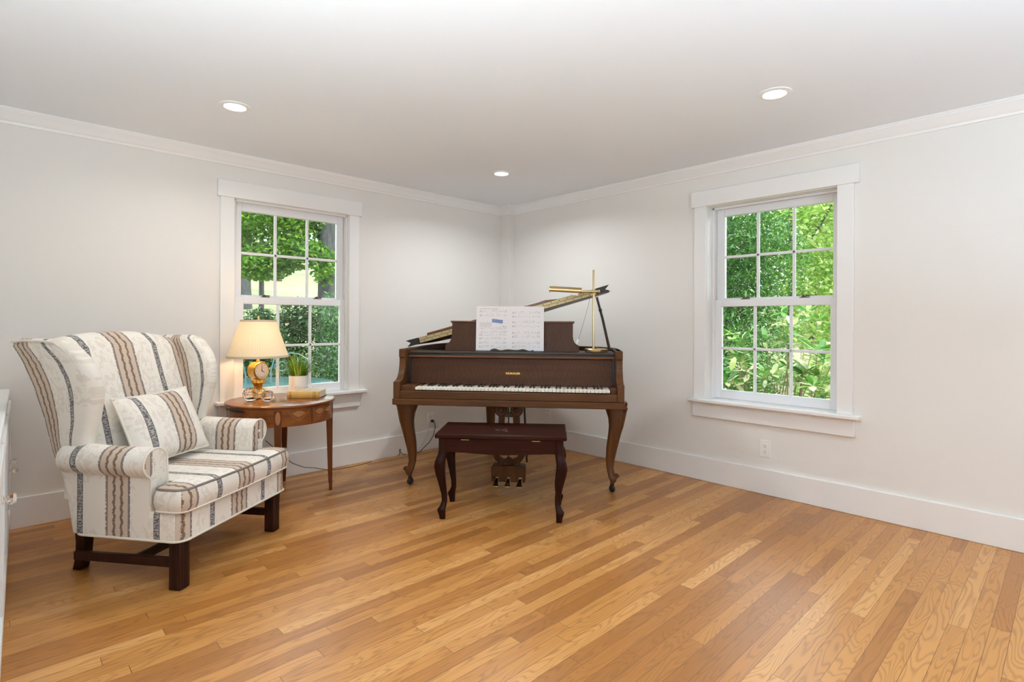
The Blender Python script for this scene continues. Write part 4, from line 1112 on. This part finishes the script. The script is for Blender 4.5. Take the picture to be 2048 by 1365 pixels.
# ------------------------------------------------------------------ outdoors
def terrain():
    xs = np.concatenate([np.linspace(-30, 3.99, 40), np.linspace(4.2, 60, 45)]); ys = np.concatenate([np.linspace(-40, 4.2, 24), np.linspace(4.4, 75, 60)])
    vs = []; fs = []
    def hgt(x, y):
        d = max(0, y-13); h = -.45+.0*x+ .16*d + .0006*d*d
        e = max(0, x-9); h2 = -.45+.10*e
        return min(max(h if y > 13 else -.45, h2 if x > 9 else -.45), 14)+.06*math.sin(x*.7)*math.cos(y*.5)
    for y in ys:
        for x in xs: vs.append((x, y, hgt(x, y)))
    n = len(xs)
    for j in range(len(ys)-1):
        for i in range(n-1): fs.append((j*n+i, j*n+i+1, (j+1)*n+i+1, (j+1)*n+i))
    return MB().add(vs, fs), hgt
tm_, HGT = terrain()
tag(tm_.build('ground', M['ground'], smooth=180), 'sunlit meadow sloping up beyond the windows', 'ground', kind='structure')

def leaf_cloud(name, mat, parent, blobs, size, flat=.5, droop=0, aspect=.55):
    """blobs: (cx,cy,cz, rx,ry,rz, count) -> one mesh of folded leaves in object space"""
    V = []; 
    for cx, cy, cz, rx, ry, rz, cnt in blobs:
        d = RNG.normal(size=(cnt, 3)); d /= np.linalg.norm(d, axis=1)[:, None]
        r = RNG.random(cnt)**(1/2.2); p = d*r[:, None]*np.array([rx, ry, rz])+np.array([cx, cy, cz])
        a = RNG.normal(size=(cnt, 3)); a[:, 2] = a[:, 2]*.5-droop; a /= np.linalg.norm(a, axis=1)[:, None]
        up = np.stack([RNG.normal(size=cnt)*flat, RNG.normal(size=cnt)*flat, np.ones(cnt)], 1)
        s = np.cross(a, up); s /= np.linalg.norm(s, axis=1)[:, None]+1e-9; nn = np.cross(s, a)
        L = size*(.6+.8*RNG.random(cnt))[:, None]; W = L*aspect
        V.append(np.stack([p-a*L*.5, p+s*W*.5+nn*L*.08, p+a*L*.5, p-s*W*.5+nn*L*.08], 1))
    V = np.concatenate(V).reshape(-1, 3); n = len(V)//4
    me = bpy.data.meshes.new(name); me.vertices.add(len(V)); me.vertices.foreach_set('co', V.astype(np.float32).ravel())
    me.loops.add(n*4); me.loops.foreach_set('vertex_index', np.arange(n*4, dtype=np.int32)); me.polygons.add(n); me.polygons.foreach_set('loop_start', np.arange(0, n*4, 4, dtype=np.int32))
    me.update(calc_edges=True); me.materials.append(mat)
    o = bpy.data.objects.new(name, me); C.objects.link(o); o.parent = parent; return o

def tree(name, label, x, y, trunk_r, trunk_h, blobs, mat, size, cat='tree', lean=(0, 0), branches=(), group='trees beyond the windows', **kw):
    z0 = HGT(x, y)-.05; t = thing(name, label, cat, (x, y, z0), 0, group)
    if trunk_r:
        rings = []; n = 16
        for k in range(9):
            q = k/8; z = trunk_h*q; r = trunk_r*(1.35-.35*min(1, q*5))*(1-.35*q)
            rings.append([(lean[0]*q+r*(1+.07*math.sin(3*a_+k))*math.cos(a_), lean[1]*q+r*(1+.07*math.sin(3*a_+k))*math.sin(a_), z) for a_ in [2*PI*j/n for j in range(n)]])
        tr = MB().loft(rings).build('trunk', M['bark'] if trunk_r > .03 else M['twig'], t, smooth=80)
        for pts, r in branches: MB().tube(pts, [r*(1-.7*i/(len(pts)-1)) for i in range(len(pts))], 8).build('branch', M['bark'] if trunk_r > .03 else M['twig'], tr)
    leaf_cloud('foliage', mat, t, blobs, size, **kw)
    return t
# --- seen through the left window: direction (x/y) about .27 - .47
tree('maple_tree', 'thick grey trunked maple seen at the right of the left window', 5.95, 12.8, .27, 7,
     [(-.75, .2, 3.35, .75, .8, .45, 2000), (-1.35, .7, 3.05, .8, .8, .42, 2200), (-2.0, 1.6, 3.6, 1.0, .9, .8, 3400), (-.9, .4, 4.25, 1.2, 1.0, .7, 4000), (-2.4, 1.8, 4.6, 1.3, 1.2, .8, 4000), (.9, .3, 4.2, .9, 1, 1.1, 1200), (-.25, -.35, 3.0, .35, .3, .5, 500)], M['maple'], .125, flat=.6,
     branches=[([(0, 0, 3.6), (-.5, .5, 4.4), (-1.3, 1.2, 5.2), (-2.0, 1.8, 5.8)], .10), ([(0, 0, 3.6), (.4, .3, 4.6), (.6, .5, 5.6)], .1)])
tree('sapling_tree', 'slender young tree standing in the meadow, left window', 5.66, 16.5, .08, 5.5,
     [(0, 0, 4.4, 1.5, 1.2, .9, 2200), (-.9, -.2, 3.5, 1.0, .8, .55, 1100), (.8, .2, 3.2, .9, .7, .45, 800), (-.2, 0, 5.6, 1.8, 1.5, .9, 1800)], M['maple'], .15, flat=.6)
tree('far_maple', 'bright leafy tree on the meadow slope behind the sapling', 8.2, 26, .25, 6, [(-1, 0, 5.6, 4, 2, 2.2, 3600), (2.5, 0, 5.0, 3, 2, 1.8, 2000), (-4, 0, 6.5, 3, 2, 2.2, 1800)], M['maple'], .30)
tree('far_oak', 'pale sunlit tree highest on the slope, left window', 14, 38, .3, 8, [(-3, 0, 7, 6, 3, 3.4, 3600), (4, 1, 7, 6, 3, 3.2, 2600)], M['lightm'], .45)
# dark shrubs in front of the meadow
for k, (x, y, w, h, lab) in enumerate(((3.22, 9.9, .62, 1.80, 'dark leafy shrub left of the lamp shade, outside the left window'), (4.35, 10.95, .70, 2.05, 'dark leafy shrub in the middle of the left window view'))):
    tree('garden_shrub', lab, x, y, .025, h*.7, [(0, 0, h*.45, w*.9, w*.7, h*.45, 4200), (.12, -.1, h*.80, w*.7, w*.5, h*.24, 1800)], M['shrubm'], .085, 'shrub', group='shrubs outside the left window')
# ivy-like dense plant at the maple's foot
tree('ivy_mound', 'dense green ivy climbing around the maple trunk foot', 5.47, 11.15, .03, 1.2, [(.25, 0, .7, .75, .55, .95, 2600), (-.1, .3, 1.6, .42, .42, .75, 1300), (.55, .2, 1.5, .45, .45, .9, 1100), (.75, -.2, .9, .5, .5, 1.3, 1500)], M['ivym'], .085, 'ivy', group='shrubs outside the left window', droop=.8, aspect=.35)
tree('dark_hedge', 'dark hedge filling the lower right of the left window view', 3.86, 8.7, .03, .8, [(.35, 0, .65, .75, .4, .62, 2600), (-.3, .2, .55, .55, .4, .5, 1500)], M['shrubm'], .07, 'hedge', group='shrubs outside the left window', droop=.6, aspect=.35)
# teal patio table and scroll-back chairs
pt = thing('patio_table', 'round teal patio table seen low in the left window', 'patio table', (2.62, 7.35, HGT(2.62, 7.35)))
MB().lathe([(.0001, .80), (.80, .80), (.815, .808), (.815, .822), (.80, .83), (.0001, .83)], 48).build('tabletop', M['tealglass'], pt)
MB().lathe([(.30, 0), (.30, .02), (.05, .05), (.04, .80)], 20).build('pedestal', M['teal'], pt)
def scroll_chair(label, x, y, rz):
    t = thing('scroll_back_chair', label, 'patio chair', (x, y, HGT(x, y)), rz, 'teal scroll-back patio chairs')
    b = MB(); b.tube([(-.26, 0, .45), (-.28, .05, .85), (-.24, .07, 1.02), (-.12, .08, 1.10), (0, .08, 1.12), (.12, .08, 1.10), (.24, .07, 1.02), (.28, .05, .85), (.26, 0, .45)], .013, 8)
    for s in (-1, 1):
        b.tube([(s*(.03+.11*(1-k/22)*math.cos(k*.42)+.10), .07, .90+.11*(1-k/22)*math.sin(k*.42)) for k in range(18)], .009, 8)
        b.tube([(s*.02, .04, .47), (s*.05, .05, .65), (s*.14, .06, .76), (s*.20, .06, .72)], .009, 8)
    b.build('scroll_back', M['teal'], t)
    s_ = MB(); s_.prism(rrect(-.26, .26, -.48, 0, .08), 'xy', .435, .46); s_.build('seat', M['teal'], t)
    for sx in (-1, 1):
        for yy in (-.44, -.03): MB().tube([(sx*.23, yy, .44), (sx*.26, yy*1.05, 0)], .013, 8).build('leg', M['teal'], t)
    return t
scroll_chair('teal scroll-back patio chair visible beneath the lamp shade', 2.42, 8.35, rad(12))
scroll_chair('teal scroll-back patio chair seen behind the potted grass', 3.30, 8.35, rad(-25))
# --- seen through the right window: direction (y/x) about .28 - .46
tree('hemlock_tree', 'dark feathery hemlock at the left of the right window', 9.6, 4.35, .09, 6,
     [(0, 0, 1.3, 1.05, 1.0, 1.5, 6500), (.1, -.2, 2.6, 1.25, 1.1, 1.1, 6500), (-.5, -.45, 3.0, .9, .7, 1.2, 4200), (-.6, -.55, 1.3, .8, .7, 1.2, 3000)], M['hemm'], .10, flat=.4, droop=.5, aspect=.28)
tree('birch_tree', 'sunlit pale green tree at the right of the right window', 12.4, 4.3, .055, 4.2,
     [(0, -.3, 3.4, 1.7, 1.6, 1.2, 4600), (.6, -1.0, 4.0, 1.6, 1.4, .9, 2700), (-.3, -.9, 2.3, 1.1, 1.0, .9, 2600), (.4, .6, 3.9, 1.4, 1.4, .9, 2000), (-.2, -.9, 1.2, .9, .9, .8, 1500)], M['lightm'], .105, flat=.7,
     branches=[([(0, 0, 2.4), (-.2, -.5, 3.1), (-.3, -1.0, 3.9)], .05)])
tree('far_birch', 'hazy bright tree beyond the rhododendron', 20.0, 6.2, .10, 4, [(0, 0, 3.0, 2.4, 2.3, 2.0, 2400), (0, -1.6, 4.0, 2.2, 2.0, 1.4, 1700), (0, -1.0, 1.2, 3.0, 2.8, 1.5, 2600)], M['lightm'], .26)
# rhododendron: whorls of long leaves on pale twigs
rh = thing('rhododendron_shrub', 'rhododendron with long pale leaves close outside the right window', 'shrub', (6.0, 2.18, HGT(6, 2.2)-.03), 0, 'shrubs outside the right window')
stems = MB(); lv, lf = [], []
rr = random.Random(21)
def whorl(p, n, L):
    for k in range(n):
        a = 2*PI*k/n+rr.uniform(-.3, .3); el = rr.uniform(-.15, .75); l = L*rr.uniform(.7, 1.15); w = l*.13
        d = Vector((math.cos(a)*math.cos(el), math.sin(a)*math.cos(el), math.sin(el))); s = Vector((-math.sin(a), math.cos(a), 0)); nn = d.cross(s)
        P = [Vector(p), Vector(p)+d*l*.35+nn*.0, Vector(p)+d*l*.75-Vector((0, 0, .012)), Vector(p)+d*l-Vector((0, 0, .035))]
        o = len(lv)
        lv.extend([tuple(P[0]), tuple(P[1]+s*w*.9+nn*-.008), tuple(P[1]-s*w*.9+nn*-.008), tuple(P[2]+s*w*.8+nn*-.006), tuple(P[2]-s*w*.8+nn*-.006), tuple(P[3])])
        lf.extend([(o, o+1, o+2), (o+1, o+3, o+4, o+2), (o+3, o+5, o+4)])
for k in range(105):
    # tips fill a dome
    ty = rr.uniform(-1.15, .85); tx = rr.uniform(-.55, .75); top = 1.72+.30*math.sin(ty*3+1)-.22*max(0, ty)-.15*abs(tx)
    tz = rr.uniform(.45, 1)**1*top*rr.choice([1, 1, .97, .8, .62])
    base = (tx*.25, ty*.3, 0); mid = (tx*.6+rr.uniform(-.1, .1), ty*.65+rr.uniform(-.1, .1), tz*.55)
    stems.tube([base, mid, (tx*.95, ty*.95, tz*.9), (tx, ty, tz)], [.009, .006, .004, .003], 5)
    whorl((tx, ty, tz), rr.randint(8, 12), .23)
    if rr.random() < .5: whorl((tx*.97, ty*.97, tz-.10), 7, .19)
stems.build('stems', M['twig'], rh)
MB().add(lv, lf).build('leaves', M['rhodo'], rh, smooth=180)
tree('low_shrub', 'fresh green shrub at the lower right of the right window', 7.75, 2.08, .02, .7, [(0, .05, .75, .6, .55, .55, 1500), (.2, -.5, .9, .6, .6, .5, 1000)], M['lightm'], .11, 'shrub', group='shrubs outside the right window')
tree('cedar_shrub', 'dark evergreen shrub at the lower left of the right window', 7.55, 3.2, .02, 1.0, [(0, 0, .75, .42, .36, .8, 2600)], M['hemm'], .075, 'shrub', group='shrubs outside the right window', droop=.2, aspect=.3)

# ------------------------------------------------------------------ light
w = bpy.data.worlds.new('sky'); bpy.context.scene.world = w; w.use_nodes = True
bg = w.node_tree.nodes['Background']; bg.inputs[0].default_value = (.84, .92, 1, 1); bg.inputs[1].default_value = 4.6
sun = bpy.data.lights.new('sun', 'SUN'); sun.energy = 4.0; sun.angle = rad(.6); sun.color = (1, .95, .85)
so = bpy.data.objects.new('sun', sun); C.objects.link(so)
so.rotation_euler = Vector((-.10, .75, -.65)).to_track_quat('-Z', 'Y').to_euler()
# sky portals in the window openings (guide sampling only)
def portal(loc, rot, sx, sy):
    l = bpy.data.lights.new('sky_portal', 'AREA'); l.shape = 'RECTANGLE'; l.size = sx; l.size_y = sy; l.cycles.is_portal = True
    o = bpy.data.objects.new('sky_portal', l); C.objects.link(o); o.location = loc; o.rotation_euler = rot
portal((1.625, YB+.23, 1.3), (rad(-90), 0, 0), .85, 1.4)
portal((XR+.23, 1.4515, 1.3), (0, rad(90), 0), 1.4, .85)
for h0, h1, z0, z1 in LW: portal((XL-.19, (h0+h1)/2, (z0+z1)/2), (0, rad(-90), 0), z1-z0, h1-h0)

sc = bpy.context.scene
sc.view_settings.view_transform = 'Standard'; sc.view_settings.look = 'None'; sc.view_settings.gamma = 1; sc.view_settings.use_curve_mapping = False
sc.view_settings.exposure = 0.10
cy = sc.cycles
cy.use_denoising = True; cy.max_bounces = 10; cy.diffuse_bounces = 6; cy.glossy_bounces = 4; cy.transmission_bounces = 8; cy.transparent_max_bounces = 12
cy.caustics_reflective = False; cy.caustics_refractive = False; cy.sample_clamp_indirect = 6
